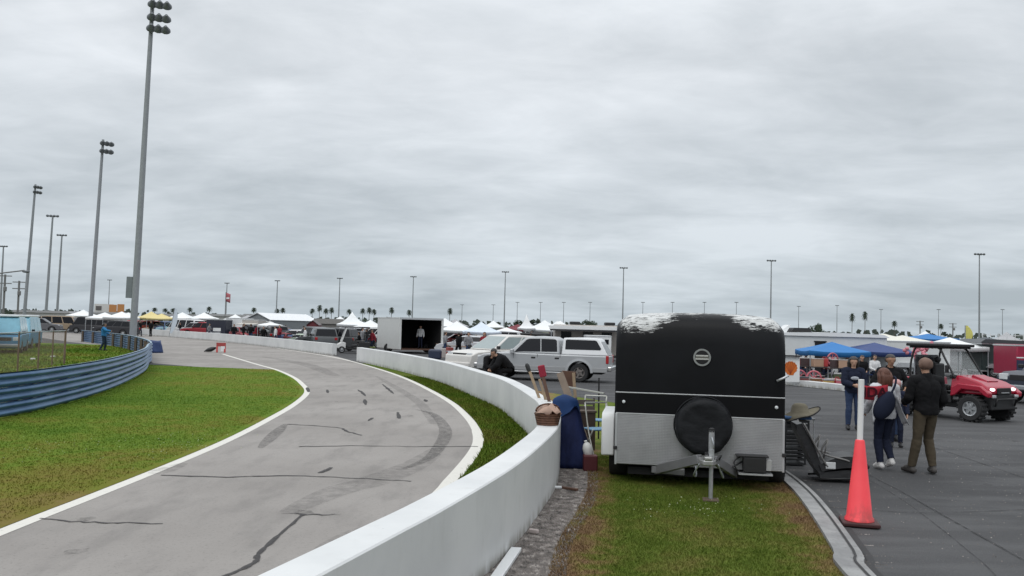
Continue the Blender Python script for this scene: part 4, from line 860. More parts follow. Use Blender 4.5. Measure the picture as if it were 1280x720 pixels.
shp = [(-2.88,1.165),(-2.52,1.82),(-2.42,1.90),(-1.6,1.925),(-.92,1.90),(-.86,1.165)]
MB().prism(shp, hc).build('canopy_shell', mat('shell_white', (.66,.67,.68), .3, var=.05), pk, bevel=.05, seg=3, smooth='auto')
for s in (-1, 1):
    side_panel([(1.20,1.23),(1.12,1.34),(.70,1.78),(.56,1.82),(.10,1.83),(.06,1.27),(.90,1.25)], hc, s, .006, .014).build('window', M_glass, pk)
    side_panel([(.02,1.27),(.06,1.83),(-.56,1.82),(-.63,1.76),(-.68,1.28)], hc, s, .006, .014).build('window', M_glass, pk)
    side_panel([(-1.02,1.40),(-1.02,1.80),(-1.08,1.83),(-2.30,1.82),(-2.38,1.78),(-2.58,1.46),(-2.54,1.40)], hc, s, .006, .014).build('shell_window', M_glass, pk)
    text_obj('FX4', .13, M_under, pk, (-2.45, s*.962, 1.03), (PI/2, 0, PI if s > 0 else 0), bold=.004, sx=1.5)
end_glass(cabp[-1], cabp[-2], hc, 1).build('windshield', mat('tinted_screen', (.17,.22,.21), .08, 0, .1, spec=.8), pk); end_glass(shp[0], shp[1], hc, -1).build('rear_window', M_glass, pk)
MB().box(2.90, 0, .86, .06, 1.0, .30).build('grille', M_black, pk, bevel=.02)
for x in (2.95, -2.95): MB().box(x, 0, .60, .18, 1.86, .20).build('bumper', M_chrome, pk, bevel=.04)
pk.scale = (.93, .93, .92); pk.location.x += .10
# white pickup of an older type behind it
pt = at(588, 462.5); wt = vehicle('pickup_truck', 'older plain white pickup nosed toward the wall, left of the silver pickup', 'pickup truck', (-.35, 40.6, 0), PI+RAD(38), mat('old_white', (.62,.60,.57), .4, var=.08), 'suv', glass=M_glassl)
wt.scale = (1.08,1.08,1.02)
# two people in black behind the wall
B1 = pose(pelvis=(0,-.10,.62), waist=(0,-.02,.72), chest=(0,.16,.90), neck=(0,.30,1.02), head=(0,.40,1.14), face=(0,.8,-.5), shL=(-.18,.22,.98), shR=(.18,.22,.98), elL=(-.25,.36,.75), elR=(.25,.36,.75), wrL=(-.15,.50,.60), wrR=(.15,.50,.60), hipL=(-.1,-.1,.60), hipR=(.1,-.1,.60), knL=(-.16,.28,.55), knR=(.16,.28,.55), anL=(-.14,.02,.085), anR=(.14,.02,.085), toL=(-.16,.18,.036), toR=(.16,.18,.036))
q = far(634, 30.5); person('person all in black bending over beside the nose of the silver pickup', (q.x, q.y, 0), RAD(105), 1.9, B1, K_blackc, K_blackc, H_dark, M_skin, M_black, None, .022, thick=.06, fingers=False)
q = far(613, 31.2); person('person in black crouching behind the wall by the white pickup', (q.x, q.y, 0), RAD(200), 1.78, B1, K_blackc, K_blackc, H_dark, M_skin, M_black, None, .022, thick=.05, fingers=False)
# ================================================================== junk along the wall
q = at(683, 532, .78); bk = empty('wicker_basket', 'brown wicker basket with pale paper sitting on top of the white wall', 'basket', (q.x+.02, q.y+.10, .78), RAD(20))
n = NT('wicker'); X, Y, Z = n.xyz(); a = n.noise(20, 4); h = n.math('SINE', n.math('MULTIPLY', Z, 190)); n.base(n.mix(n.mapr(a, .3, .7), (.075,.028,.014), (.15,.062,.03))); n.rough(.7); n.bump(h, .7, .012); M_wick = n.m
MB().lathe([(.15,0), (.17,.08), (.185,.15), (.195,.16), (.185,.16), (.155,.08), (.14,.02)], 20).build('bowl', M_wick, bk, smooth='auto')
MB().tube([(.178*math.cos(t), 0, .19+.10*math.sin(t)) for t in [PI*i/14 for i in range(15)]], .012, 6).build('handle', M_wick, bk, smooth=True)
mb = MB(); vs = []
for i in range(7):
    for j in range(7): vs.append((-.17+.057*i, -.13+.043*j, .17+.10*noise.noise(Vector((i*.9, j*.9, 2)))+.10*(1-((i-3)/3)**2)*(1-((j-3)/3)**2)))
o = mb.add(vs, [(i*7+j, i*7+j+1, (i+1)*7+j+1, (i+1)*7+j) for i in range(6) for j in range(6)]).build('wrapping_paper', mat('pale_paper', (.40,.27,.21), .8, var=.35), None, smooth=True)
tag(o, 'crumpled pale wrapping paper in the wicker basket on the wall', 'paper'); o.location = (q.x+.02, q.y+.10, .78); m1 = o.modifiers.new('s', 'SOLIDIFY'); m1.thickness = .004
# navy tarp bundle leaning at the wall bend
n = NT('navy_tarp'); a = n.noise(3.5, 6, .6, stretch=(1.6, 1.6, .5)); n.base(n.mix(n.mapr(a, .35, .65), (.006,.010,.040), (.011,.018,.065))); n.rough(.65); n.b.inputs['Specular IOR Level'].default_value = .15; n.bump(a, .7, .06); M_tarp = n.m
q = at(714, 584); tp = empty('tarp_bundle', 'dark navy tarpaulin bundle leaning in the bend of the white wall', 'tarpaulin', (q.x, q.y, 0), RAD(-6))
mb = MB(); vs = []; NZ = 14; NA = 18
for i in range(NZ):
    t = i/(NZ-1)
    for j in range(NA):
        a = 2*PI*j/NA; w_ = .36*(1-t)+.15*t; d_ = .20*(1-t)+.11*t; w2 = 1+.10*noise.noise(Vector((math.cos(a)*2, math.sin(a)*2, t*2.5)))+.05*math.sin(a*5+t*2)
        vs.append((-.10*t+w_*math.copysign(abs(math.cos(a))**.7, math.cos(a))*w2, .20*t+d_*math.copysign(abs(math.sin(a))**.7, math.sin(a))*w2, .01+1.0*t))
mb.add(vs, [(i*NA+j, i*NA+(j+1)%NA, (i+1)*NA+(j+1)%NA, (i+1)*NA+j) for i in range(NZ-1) for j in range(NA)]+[tuple(range(NA-1,-1,-1)), tuple((NZ-1)*NA+j for j in range(NA))]).build('tarp', M_tarp, tp, smooth=True)
M_blu = mat('bright_blue_tarp', (.009,.032,.105), .7, var=.3, scale=6, bump=.6, bscale=9, spec=.2)
mb = MB(); vs = []
for i in range(9):
    t = .82+.24*i/8; cl2 = 1 if i < 6 else (1-((i-5)/3)**2*.85)
    for j in range(NA):
        a = 2*PI*j/NA; w_ = (.36*(1-t)+.15*t+.035)*cl2; d_ = (.20*(1-t)+.11*t+.03)*cl2; w2 = 1+.08*noise.noise(Vector((math.cos(a)*2, math.sin(a)*2, t*2.5)))+.04*math.sin(a*5+t*2)
        low = .10*math.sin(a*3+1)*(1 if i == 0 else .4 if i == 1 else 0)
        vs.append((-.10*t+w_*math.copysign(abs(math.cos(a))**.7, math.cos(a))*w2-.03, .20*t+d_*math.copysign(abs(math.sin(a))**.7, math.sin(a))*w2, .01+1.02*t-low))
mb.add(vs, [(i*NA+j, i*NA+(j+1)%NA, (i+1)*NA+(j+1)%NA, (i+1)*NA+j) for i in range(8) for j in range(NA)]+[tuple(8*NA+j for j in range(NA))]).build('folded_top', M_blu, tp, smooth=True)
def plank(name, label, cat, a, b, w_, th, m, group=None):
    o = MB().bar(a, b, w_, th, up=(0,1,0)).build(name, m, bevel=.006); return tag(o, label, cat, group)
def pp(px, py, Y): p = far(px, Y); return Vector((p.x, Y, zat(px, py, Y)))
def gp_(px, Y): p = far(px, Y); return Vector((p.x, Y, 0))
plank('wooden_stake', 'wooden stake with a black tip leaning over the wall', 'stake', gp_(697, 16.6), pp(663, 463, 17.2), .055, .04, M_wood)
MB().lathe([(.04,0),(.045,.12),(.02,.16)], 10, Matrix.Translation(pp(663, 464, 17.2)) @ Matrix.Rotation(RAD(-22), 4, 'Y')).build('grip', M_black, bpy.data.objects['wooden_stake'], smooth='auto')
plank('wooden_stake', 'second bare wooden stake just right of the black tipped one', 'stake', gp_(702, 16.3), pp(676, 474, 16.7), .05, .035, M_wood)
plank('broom_handle', 'dark red brown pole with a red head leaning beside the stakes', 'pole', gp_(704, 16.0), pp(680, 470, 16.3), .06, .06, M_dkwood)
MB().box(0, 0, 0, .13, .08, .22, Matrix.Translation(pp(679, 464, 16.3)) @ Matrix.Rotation(RAD(-14), 4, 'Y')).build('red_head', cloth('dull_red', (.28,.03,.05)), bpy.data.objects['broom_handle'], bevel=.02)
plank('lumber_board', 'wide pale brown board leaning behind the navy tarpaulin', 'board', gp_(742, 15.0), pp(701, 466, 15.6), .125, .03, mat('brown_board', (.20,.155,.12), .8, var=.3, scale=6))
plank('lumber_board', 'narrow upright brown batten right of the wide leaning board', 'board', gp_(727, 16.2), pp(718, 466, 16.4), .055, .035, M_wood)
o = MB().box(0, 0, 0, .26, .03, .30, Matrix.Translation(pp(712, 474, 16.5)) @ Matrix.Rotation(RAD(4), 4, 'Y')).build('framed_panel', M_dkwood, bevel=.006); tag(o, 'small dark brown panel standing between the two leaning boards', 'panel')
plank('panel_support', 'dark upright post carrying the small brown panel', 'post', gp_(712, 16.53), pp(712, 480, 16.53), .06, .03, M_dkwood)
ch_ = empty('wooden_crate', 'weathered grey brown slatted crate beside the metal chair frames', 'crate', (gp_(731, 16.0).x, 16.0, 0), RAD(5)); M_gb = mat('grey_brown_slat', (.12,.10,.09), .8, var=.3)
for k in range(5): MB().box(0, -.22, .38+k*.11, .34, .02, .085).build('slat', M_gb, ch_)
for s in (-1, 1): MB().box(s*.16, -.20, .45, .03, .03, .9).build('upright', M_gb, ch_); MB().box(s*.16, .1, .3, .03, .03, .6).build('upright', M_gb, ch_)
MB().box(0, -.05, .34, .36, .36, .03).build('shelf', M_gb, ch_)
q = gp_(729, 15.7); r = empty('wooden_chest', 'dark brown wooden chest standing behind the navy tarpaulin and boards', 'chest', (q.x, q.y, 0), RAD(12)); MB().box(0, 0, .33, .42, .38, .66).build('chest_body', mat('chest_brown', (.065,.045,.036), .75, var=.4, scale=7), r, bevel=.012); MB().box(0, 0, .675, .45, .41, .04).build('chest_lid', mat('chest_lid', (.10,.075,.06), .7, var=.3, scale=7), r, bevel=.008)
M_cream = mat('cream_tube', (.42,.42,.38), .4, .3)
def chair_frame(label, X, Y, rz):
    r = empty('folding_chair', label, 'chair frame', (X, Y, 0), rz, None)
    for s in (-1, 1):
        MB().tube(catmull([(s*.2,-.25,0), (s*.2,.0,.42), (s*.2,.16,.88)], 4), .014, 6).build('back_frame', M_cream, r, smooth=True); MB().tube([(s*.19,.26,0), (s*.19,-.16,.46)], .014, 6).build('leg', M_cream, r, smooth=True)
    MB().tube([(-.2,.16,.88),(.2,.16,.88)], .014, 6).build('top_rail', M_cream, r); MB().box(0, .02, .45, .4, .36, .025).build('seat', mat('blue_webbing', (.14,.28,.42), .7), r, bevel=.01)
chair_frame('folding chair frame of pale metal tubes nearest the white fender', gp_(752, 14.9).x, 14.9, RAD(20)); chair_frame('folding chair frame of pale metal tubes behind the first, nearer the crate', gp_(745, 16.4).x, 16.4, RAD(-15))
plank('metal_tube', 'long pale metal tube lying across the boards and chair frames', 'tube', pp(707, 483, 15.9), pp(757, 492, 15.2), .03, .03, M_cream)
plank('walking_stick', 'dark hooked stick standing behind the pale chair frames', 'stick', gp_(751, 17.2), pp(750, 472, 17.2), .03, .03, M_black)
q = gp_(739, 13.35); jg = empty('plastic_jug', 'white plastic jug between the navy tarpaulin and the white fender', 'jug', (q.x+.03, q.y+.12, -.02), RAD(30)); jg.scale = (.8,.8,.85)
MB().lathe([(.075,.0),(.09,.02),(.09,.20),(.06,.27),(.028,.30),(.028,.33)], 16, Matrix.Translation((0,0,.22)) @ Matrix.Rotation(RAD(-18), 4, 'Y')).build('jug_body', mat('milky_plastic', (.66,.66,.64), .45), jg, smooth='auto')
MB().box(.03, .03, .115, .21, .20, .23).build('crate_base', mat('red_plastic', (.085,.012,.016), .6), None, bevel=.015)
o = bpy.data.objects['crate_base']; o.name = 'plastic_crate'; o.location = (q.x, q.y, 0); tag(o, 'low dark red plastic crate holding up the white jug', 'crate')
# litter and the white board
a = at(612, 726); b = at(651, 684); o = MB().bar((a.x+.035, a.y-.1, .02), (b.x-.045, b.y-.15, .02), .10, .035).build('white_board', M_whitep, bevel=.006); tag(o, 'white painted board lying along the foot of the wall', 'board')
a = at(667, 667); o = MB().box(0, 0, .025, .11, .05, .045, Matrix.Translation((a.x, a.y, 0)) @ Matrix.Rotation(-.5, 4, 'Z')).build('brick_piece', mat('pinkish_stone', (.42,.36,.34), .8), bevel=.012); tag(o, 'pinkish white stone chip lying on the gravel', 'stone')
a = at(697, 611); o = MB().box(0, 0, .02, .12, .05, .035, Matrix.Translation((a.x, a.y, 0))).build('paint_chip', M_whitep, bevel=.012); tag(o, 'small white chip at the wall foot near the navy tarpaulin', 'chip')
a = at(702, 611); b = at(722, 614); o = MB().bar((a.x, a.y, .02), (b.x, b.y, .02), .05, .03).build('wood_offcut', M_dkwood, bevel=.005); tag(o, 'short dark wood offcut lying on gravel beside the white chip', 'offcut')
# ================================================================== things right of the trailer
q = at(1012, 598); st = empty('lounge_chair', 'black padded folding seat with pale metal arms lying on the asphalt behind the cone', 'seat', (q.x, q.y, 0), RAD(-8))
M_pad = mat('black_vinyl', (.011,.011,.012), .4, var=.3, bump=.6, bscale=14)
M_dal = mat('worn_tube', (.17,.165,.16), .5, .5, var=.3)
def loftpad(name, P, wd, th):
    mb = MB(); P = catmull(P, 5); k = len(P); vs = []
    for i, p in enumerate(P):
        t = (P[min(i+1, k-1)]-P[max(i-1, 0)]).normalized(); nn = Vector((-t.z, 0, t.x)); e = th*(.55+.45*math.sin(PI*(i+.5)/k))
        for y, h in ((-wd/2, -.5), (-wd/2*.96, .35), (-wd/4, .5), (0, .38), (wd/4, .5), (wd/2*.96, .35), (wd/2, -.5)): vs.append(p+Vector((0, y, 0))+nn*h*e)
    return mb.add(vs, [(i*7+j, i*7+(j+1)%7, (i+1)*7+(j+1)%7, (i+1)*7+j) for i in range(k-1) for j in range(7)]+[tuple(range(7)), tuple((k-1)*7+j for j in reversed(range(7)))]).build(name, M_pad, st, smooth='auto')
loftpad('backrest', [(-.19,0,.82), (-.16,0,.73), (-.03,0,.48), (.05,0,.28), (.14,0,.12)], .48, .15)
loftpad('seat_pad', [(.10,0,.20), (.28,0,.27), (.48,0,.31), (.66,0,.29), (.74,0,.22)], .52, .19)
loftpad('lower_cushion', [(.10,.02,.09), (.35,.02,.11), (.58,.02,.13), (.72,.02,.11)], .50, .15)
for s in (-1, 1):
    MB().tube(catmull([(-.14,s*.26,.83), (-.02,s*.27,.60), (.12,s*.27,.34), (.20,s*.27,.22)], 5), .016, 8).build('side_rail', M_dal, st, smooth=True)
    MB().tube([(.14,s*.27,.34), (.20,s*.27,.62)], .012, 8).build('arm_strut', M_dal, st, smooth=True); MB().tube(catmull([(.20,s*.27,.62), (.12,s*.27,.42), (.44,s*.27,.33), (.50,s*.27,.31)], 5), .014, 8).build('arm', M_dal, st, smooth=True)
    MB().tube([(.02,s*.24,.03), (.72,s*.24,.07)], .016, 8).build('base_rail', M_black, st, smooth=True)
    MB().ell((.74, s*.2, .24), (.06,.05,.05), 10, 6).build('end_cap', M_black, st, smooth=True)
MB().box(.24, -.27, .24, .14, .02, .10).build('label_patch', mat('patch_white', (.55,.56,.56), .6), st, bevel=.02)
# stack of black crates, folded table and the sun hat
q = gp_(994, 14.6); M_crt = mat('black_crate', (.013,.013,.014), .5)
for i in range(3):
    r = empty('plastic_crate', ['lowest black slatted crate of the stack beside the trailer', 'middle black slatted crate of the stack beside the trailer', 'topmost black slatted crate of the stack, under the blue cloth'][i], 'crate', (q.x-.06+.02*i, q.y, .005+i*.245), RAD(4*i), 'black crates stacked beside the trailer')
    MB().box(0, 0, .02, .40, .36, .03).build('base', M_crt, r)
    for z in (.09, .15, .21): 
        for s in (-1, 1): MB().box(0, s*.17, z, .40, .02, .035).build('slat', M_crt, r); MB().box(s*.19, 0, z, .02, .30, .035).build('slat', M_crt, r)
    for sx in (-1, 1):
        for sy in (-1, 1): MB().box(sx*.19, sy*.165, .12, .025, .025, .22).build('corner', M_crt, r)
o = MB().box(0, 0, .02, .46, .40, .05).build('folded_cloth', cloth('blue_cloth', (.05,.10,.20)), bevel=.02); o.location = (q.x, q.y, .745); tag(o, 'folded blue cloth on top of the black crate stack', 'cloth')
ht = empty('sun_hat', 'wide brimmed olive hat lying on the folded blue cloth', 'hat', (q.x+.08, q.y-.03, .80), RAD(0)); M_olive = cloth('olive_cloth', (.15,.135,.10)); mb = MB(); vs = []
for ri, (r, z) in enumerate([(.30,.0),(.22,.03),(.14,.05),(.12,.15),(.08,.19),(.01,.20)]):
    for j in range(24): a = 2*PI*j/24; vs.append((r*math.cos(a)*1.05, r*math.sin(a), z+(.14*abs(math.cos(a))**1.5*math.copysign(1, math.cos(a)) if ri == 0 else .03*math.cos(a) if ri == 1 else 0)))
o = mb.add(vs, [(i*24+j, i*24+(j+1)%24, (i+1)*24+(j+1)%24, (i+1)*24+j) for i in range(5) for j in range(24)]).build('crown', M_olive, ht, smooth=True); m1 = o.modifiers.new('s', 'SOLIDIFY'); m1.thickness = .012
MB().tube([(.32*math.cos(t), .305*math.sin(t), .14*abs(math.cos(t))**1.5*math.copysign(1, math.cos(t))) for t in [2*PI*i/30 for i in range(31)]], .012, 6).build('brim_binding', M_under, ht, smooth=True)
r = empty('camp_table', 'small metal framed table between the crate stack and the folding seat', 'table', (gp_(1004, 15.2).x, 15.2, 0), 0)
MB().box(0, 0, .70, .30, .45, .025).build('table_top', mat('table_grey', (.16,.165,.17), .6), r, bevel=.005)
for sx in (-1, 1):
    for sy in (-1, 1): MB().tube([(sx*.13, sy*.2, 0), (sx*.13, sy*.2, .69)], .011, 6).build('leg', M_alu, r)
for z in (.15, .35): MB().box(0, -.2, z, .26, .012, .02).build('brace', M_alu, r)
# red barrier on the track
q = at(276, 440.5); r = empty('barricade', 'small red and white folding barricade standing alone on the track', 'barricade', (q.x, q.y, 0), RAD(15))
for s in (-1, 1): MB().bar((s*.24, -.14, 0), (s*.24, .02, .62), .10, .05).build('leg', mat('signal_red', (.42,.05,.045), .5), r); MB().bar((s*.24, .18, 0), (s*.24, .03, .62), .10, .05).build('leg', mat('signal_red', (.42,.05,.045), .5), r)
MB().box(0, -.04, .50, .58, .05, .24).build('board', mat('barrier_red', (.33,.05,.045), .5), r); MB().box(.12, -.09, .24, .24, .03, .32).build('white_panel', M_whitep, r)
o = MB(); vs = []
for i in range(6):
    t = i/5; rr = .30*math.sin(PI*(.1+.85*t))
    for j in range(10): a = 2*PI*j/10; vs.append((-.75*t+.05, rr*math.cos(a)*.8, .02+max(0, .26+rr*math.sin(a)*.55-.24*t)))
o = o.add(vs, [(i*10+j, i*10+(j+1)%10, (i+1)*10+(j+1)%10, (i+1)*10+j) for i in range(5) for j in range(10)]+[tuple(range(9,-1,-1)), tuple(50+j for j in range(10))]).build('sandbag', M_black, smooth=True); o.location = (q.x-.38, q.y, 0); tag(o, 'dark sandbag lying against the red barricade on the track', 'sandbag')
# ================================================================== blue steel guard rail on the left
n = NT('blue_rail'); a = n.noise(1.2, 5, .6); b = n.noise(9, 5, .7); X, Y, Z = n.xyz()
col = n.mix(n.mapr(a, .35, .65), (.038,.10,.215), (.07,.155,.28)); col = n.mix(n.mapr(b, .55, .8, 0, .5), col, (.20,.24,.28)); n.base(col); n.rough(.4); n.b.inputs['Metallic'].default_value = .45; M_rail = n.m
gr_ = empty('guard_rail', 'blue triple corrugated steel guard rail curving along the grass bank', 'guard rail', (0,0,0))
for k in range(3):
    z0 = .02+k*.302; prof = [(d_, z_*1.15) for d_, z_ in [(0, 0), (.03,.012), (.085,.05), (.085,.085), (.012,.118), (.012,.142), (.085,.175), (.085,.21), (.03,.248), (0,.26)]]
    mb = MB(); K = len(prof); rows = [offset(RAIL, d) for d, z in prof]; vs = [(rows[j][i].x, rows[j][i].y, z0+prof[j][1]) for i in range(len(RAIL)) for j in range(K)]
    o = mb.add(vs, [(i*K+j, i*K+j+1, (i+1)*K+j+1, (i+1)*K+j) for i in range(len(RAIL)-1) for j in range(K-1)]).build('rail_beam', M_rail, gr_, smooth=True); m1 = o.modifiers.new('s', 'SOLIDIFY'); m1.thickness = .006
mb = MB(); vs = []; A = offset(RAIL, -.03); B = offset(RAIL, .05); n_ = len(RAIL)
MBc = MB(); MBc.add([(p.x, p.y, .925) for p in A]+[(p.x, p.y, .935) for p in B]+[(p.x, p.y, .912) for p in A]+[(p.x, p.y, .922) for p in B], [(i, i+1, n_+i+1, n_+i) for i in range(n_-1)]+[(2*n_+i, 3*n_+i, 3*n_+i+1, 2*n_+i+1) for i in range(n_-1)])
MBc.build('top_cap', mat('pale_blue_steel', (.26,.36,.44), .45, .2, var=.25), gr_)
PB = offset(RAIL, -.10)
for i in range(0, len(PB), 2):
    p = PB[i]; MB().box(p.x, p.y, .44, .14, .14, .88).build('post', mat('timber_post', (.11,.085,.065), .9, var=.3), gr_)
q = at(191, 441); o = MB(); vs = []
for i in range(7):
    t = i/6
    for j in range(12): a = 2*PI*j/12; k = 1-.25*t+.1*math.sin(a*3+t*4); vs.append((.42*k*math.cos(a), .42*k*math.sin(a), .72*t*(1+.06*math.sin(a*2))))
o.add(vs, [(i*12+j, i*12+(j+1)%12, (i+1)*12+(j+1)%12, (i+1)*12+j) for i in range(6) for j in range(12)]+[tuple(range(11,-1,-1)), tuple(72+j for j in range(12))]); o = o.build('tyre_cover', mat('royal_blue_tarp', (.02,.045,.14), .5, var=.4, scale=3, bump=.5, bscale=6), smooth=True); o.location = (q.x, q.y+.4, 0); tag(o, 'dark blue cover over the bumper at the bend of the blue guard rail', 'cover')
# ================================================================== left bank: fence, vans, walker
n = NT('chain_link'); X, Y, Z = n.xyz(); d = 2*PI/.06
s1 = n.math('SINE', n.math('MULTIPLY', n.math('ADD', n.math('ADD', Y, X), Z), d)); s2 = n.math('SINE', n.math('MULTIPLY', n.math('SUBTRACT', n.math('ADD', Y, X), Z), d))
al = n.math('MAXIMUM', n.mapr(n.math('ABSOLUTE', s1), .0, .62, 1, 0), n.mapr(n.math('ABSOLUTE', s2), .0, .62, 1, 0)); n.b.inputs['Base Color'].default_value = (.27,.195,.145,1); n.link(n.math('MULTIPLY', al, .9), n.b.inputs['Alpha']); M_chain = n.m
fa = [Vector((-16.0,22,0)), Vector((-17.2,29.5,0)), Vector((-18.4,34.5,0)), Vector((-19.6,38.9,0))]
fc = empty('chain_link_fence', 'brownish chain link fence on the grass bank in front of the blue vans', 'fence', (0,0,0))
for i in range(3):
    a, b = fa[i], fa[i+1]; u_ = (b-a).normalized(); nn = Vector((u_.y, -u_.x, 0))*.003
    MB().add([a+Vector((0,0,.04)), b+Vector((0,0,.04)), b+Vector((0,0,1.45)), a+Vector((0,0,1.45))], [(0,1,2,3)]).build('mesh_panel', M_chain, fc)
    MB().tube([a+Vector((0,0,1.46)), b+Vector((0,0,1.46))], .022, 6).build('top_rail', M_steel, fc)
for i in range(3):
    for t in (0, .5): p = fa[i].lerp(fa[i+1], t); MB().tube([p, p+Vector((0,0,1.5))], .03, 8).build('post', mat('rusty_post', (.16,.11,.08), .8, var=.3), fc)
p = fa[3]; MB().tube([p, p+Vector((0,0,1.5))], .045, 8).build('post', mat('rusty_post', (.16,.11,.08), .8), fc)
M_vblue = mat('sky_blue_paint', (.04,.21,.37), .4, var=.12); M_vwin = mat('blue_window', (.16,.36,.46), .15, 0, .2); M_vroof = mat('white_roof', (.66,.68,.70), .5)
for i, (px, Y, rz) in enumerate(((-30, 47, -62), (9, 49.5, -66), (26, 56, -70))):
    q = far(px, Y); v_ = vehicle('camper_van', ['light blue van with white roof at the left edge, behind the fence', 'light blue van with white roof, middle of the three on the bank', 'light blue van with white roof, farthest right of the three on the bank'][i], 'van', (q.x, q.y, 0), RAD(rz), M_vblue, 'van', 'blue vans parked on the bank', roof=M_vwin, glass=M_vwin); v_.scale = (1.0,1.0,.98)
    q_ = MB().box(-.35, 0, 2.07, 3.9, 1.5, .13).build('roof_rack', M_vroof, v_, bevel=.05)
K_blue = cloth('blue_shirt', (.03,.16,.34)); q = at(129, 438.5); BW = pose(elR=(.34,.22,1.28), wrR=(.36,.48,1.25), elL=(-.26,.05,1.14), wrL=(-.2,.27,1.05), knL=(-.1,.12,.5), anL=(-.1,.05,.09), toL=(-.11,.21,.04), anR=(.1,-.16,.12), toR=(.11,0,.04))
person('person in a blue top walking on the grass bank with one arm out', (q.x, q.y, 0), RAD(-80), 1.72, BW, K_blue, cloth('dark_trousers', (.02,.035,.06)), H_dark, M_skin2, M_black, None, .024, thick=.03, fingers=False)
for px, py, lb in ((41, 450, 'left of two pieces of white paper litter on the grass by the fence'), (66, 447, 'right of two pieces of white paper litter on the grass by the fence')):
    q = at(px, py); o = MB().box(0, 0, .05, .22, .14, .09, Matrix.Rotation(.4, 4, 'Z')).build('litter', mat('paper_white', (.6,.6,.6), .8), bevel=.03); o.location = (q.x, q.y, 0); tag(o, lb, 'litter')
# ================================================================== floodlight poles
big = light_pole('tallest floodlight pole, standing on the grass bank at the left with lamps cut by the frame', 167, 66, -2, None, heads=3, lean=RAD(.8), r=.26)
MB().box(-.48, 0, 4.35, .46, .12, 1.6).build('sign_panel', mat('panel_grey', (.16,.18,.19), .6), big, bevel=.02)
tag(big, 'tallest floodlight pole at left, bearing a grey side panel', 'light pole')
for px, Y, ty, lb, h, ln, r in ((113, 112, 174, 'second tallest floodlight pole, left of the tallest one', 2, 1.3, .28), (30, 172, 230, 'floodlight pole rising behind the blue vans', 2, 2.0, .34), (57, 215, 270, 'floodlight pole with one lamp cluster, second right of the blue vans', 'T', 1.2, .36), (71, 260, 294, 'floodlight pole next left of the second tallest pole', 'T', .8, .38), (0, 270, 308, 'floodlight pole at the very left edge of the picture', 'T', 0, .36)):
    light_pole(lb, px, Y, ty, 'floodlight poles on the left', h, RAD(ln), r)
GP = 'tall lot light poles along the horizon'
for px, Y, ty, lb in ((282, 310, 354, 'grey lot light pole beside the red and white flag'), (345, 300, 351, 'grey lot light pole above the grey gabled shed'), (423, 300, 348, 'grey lot light pole left of the white peaked tent'), (515, 310, 346, 'grey lot light pole behind the open box trailer'), (630, 285, 340, 'grey lot light pole rising above the silver pickup cab'), (778, 270, 335, 'grey lot light pole just above the left corner of the black trailer'), (963, 255, 326, 'grey lot light pole above the right corner of the black trailer'), (1224, 225, 318, 'grey lot light pole above the red utility vehicle')):
    light_pole(lb, px, Y, ty, GP, 'T', 0, .24)
FP = [135, 577, 616, 646, 675, 704, 737, 803, 840, 880, 920, 998, 1046, 1101, 1173, 1253]; TY_ = [350, 381, 381, 378, 378, 378, 378, 378, 378, 378, 378, 383, 382, 387, 387, 387]
fpp = None; hh = 0
for px, ty in zip(FP, TY_):
    if fpp is None: fpp = light_pole('slender distant light pole fading on the horizon', px, 520, 350, 'distant light poles', 'T', 0, .30, ); h0 = zat(px, 350, 520); continue
    c = copy_tree(fpp); Y = 520; p = far(px, Y); c.location = (p.x, p.y, 0); k = zat(px, ty, Y)/h0; c.scale = (.8, .8, k)
fpp['label'] = 'slender distant light pole above the orange and white hoarding'
for o in bpy.data.objects:
    if o.get('group') == 'distant light poles' and o is not fpp: o['label'] = 'slender distant light pole on the horizon behind the tents and trailers'
M_gpole = mat('grey_timber_pole', (.17,.17,.17), .8)
for px, Y, ty, lb in ((22, 190, 351, 'utility pole with two crossarms behind the blue vans'), (4, 185, 343, 'utility pole with a crossarm at the far left edge'), (1150, 330, 401, 'slim utility pole left of the white canopy peak'), (1191, 330, 404, 'slim utility pole right of the white canopy peak')):
    p = far(px, Y); zt = zat(px, ty, Y); r = empty('utility_pole', lb, 'utility pole', (p.x, p.y, 0)); MB().tube([(0,0,0),(0,0,zt)], .22, 8).build('pole', M_gpole, r)
    for f in (.97, .82): MB().bar((-1.4,0,zt*f), (1.4,0,zt*f), .2).build('crossarm', M_gpole, r)
    MB().lathe([(.3,0),(.35,.1),(.35,.9),(.2,1.0)], 10, Matrix.Translation((.3,-.35,zt*.66))).build('transformer', M_gpole, r)
p = far(31, 150); r = empty('street_lamp', 'curved arm street lamp beside the pole behind the blue vans', 'street lamp', (far(-12,150).x, 150, 0)); zt = zat(0, 346, 150); MB().tube([(0,0,0),(0,0,zt),(.6,0,zt+.5),(5.4,0,zt+1.2)], .11, 8).build('pole', M_gpole, r); MB().ell((5.7,0,zt+1.0), (.7,.35,.22), 10, 6).build('lamp', mat('lamp_housing', (.13,.14,.15)), r, smooth=True)
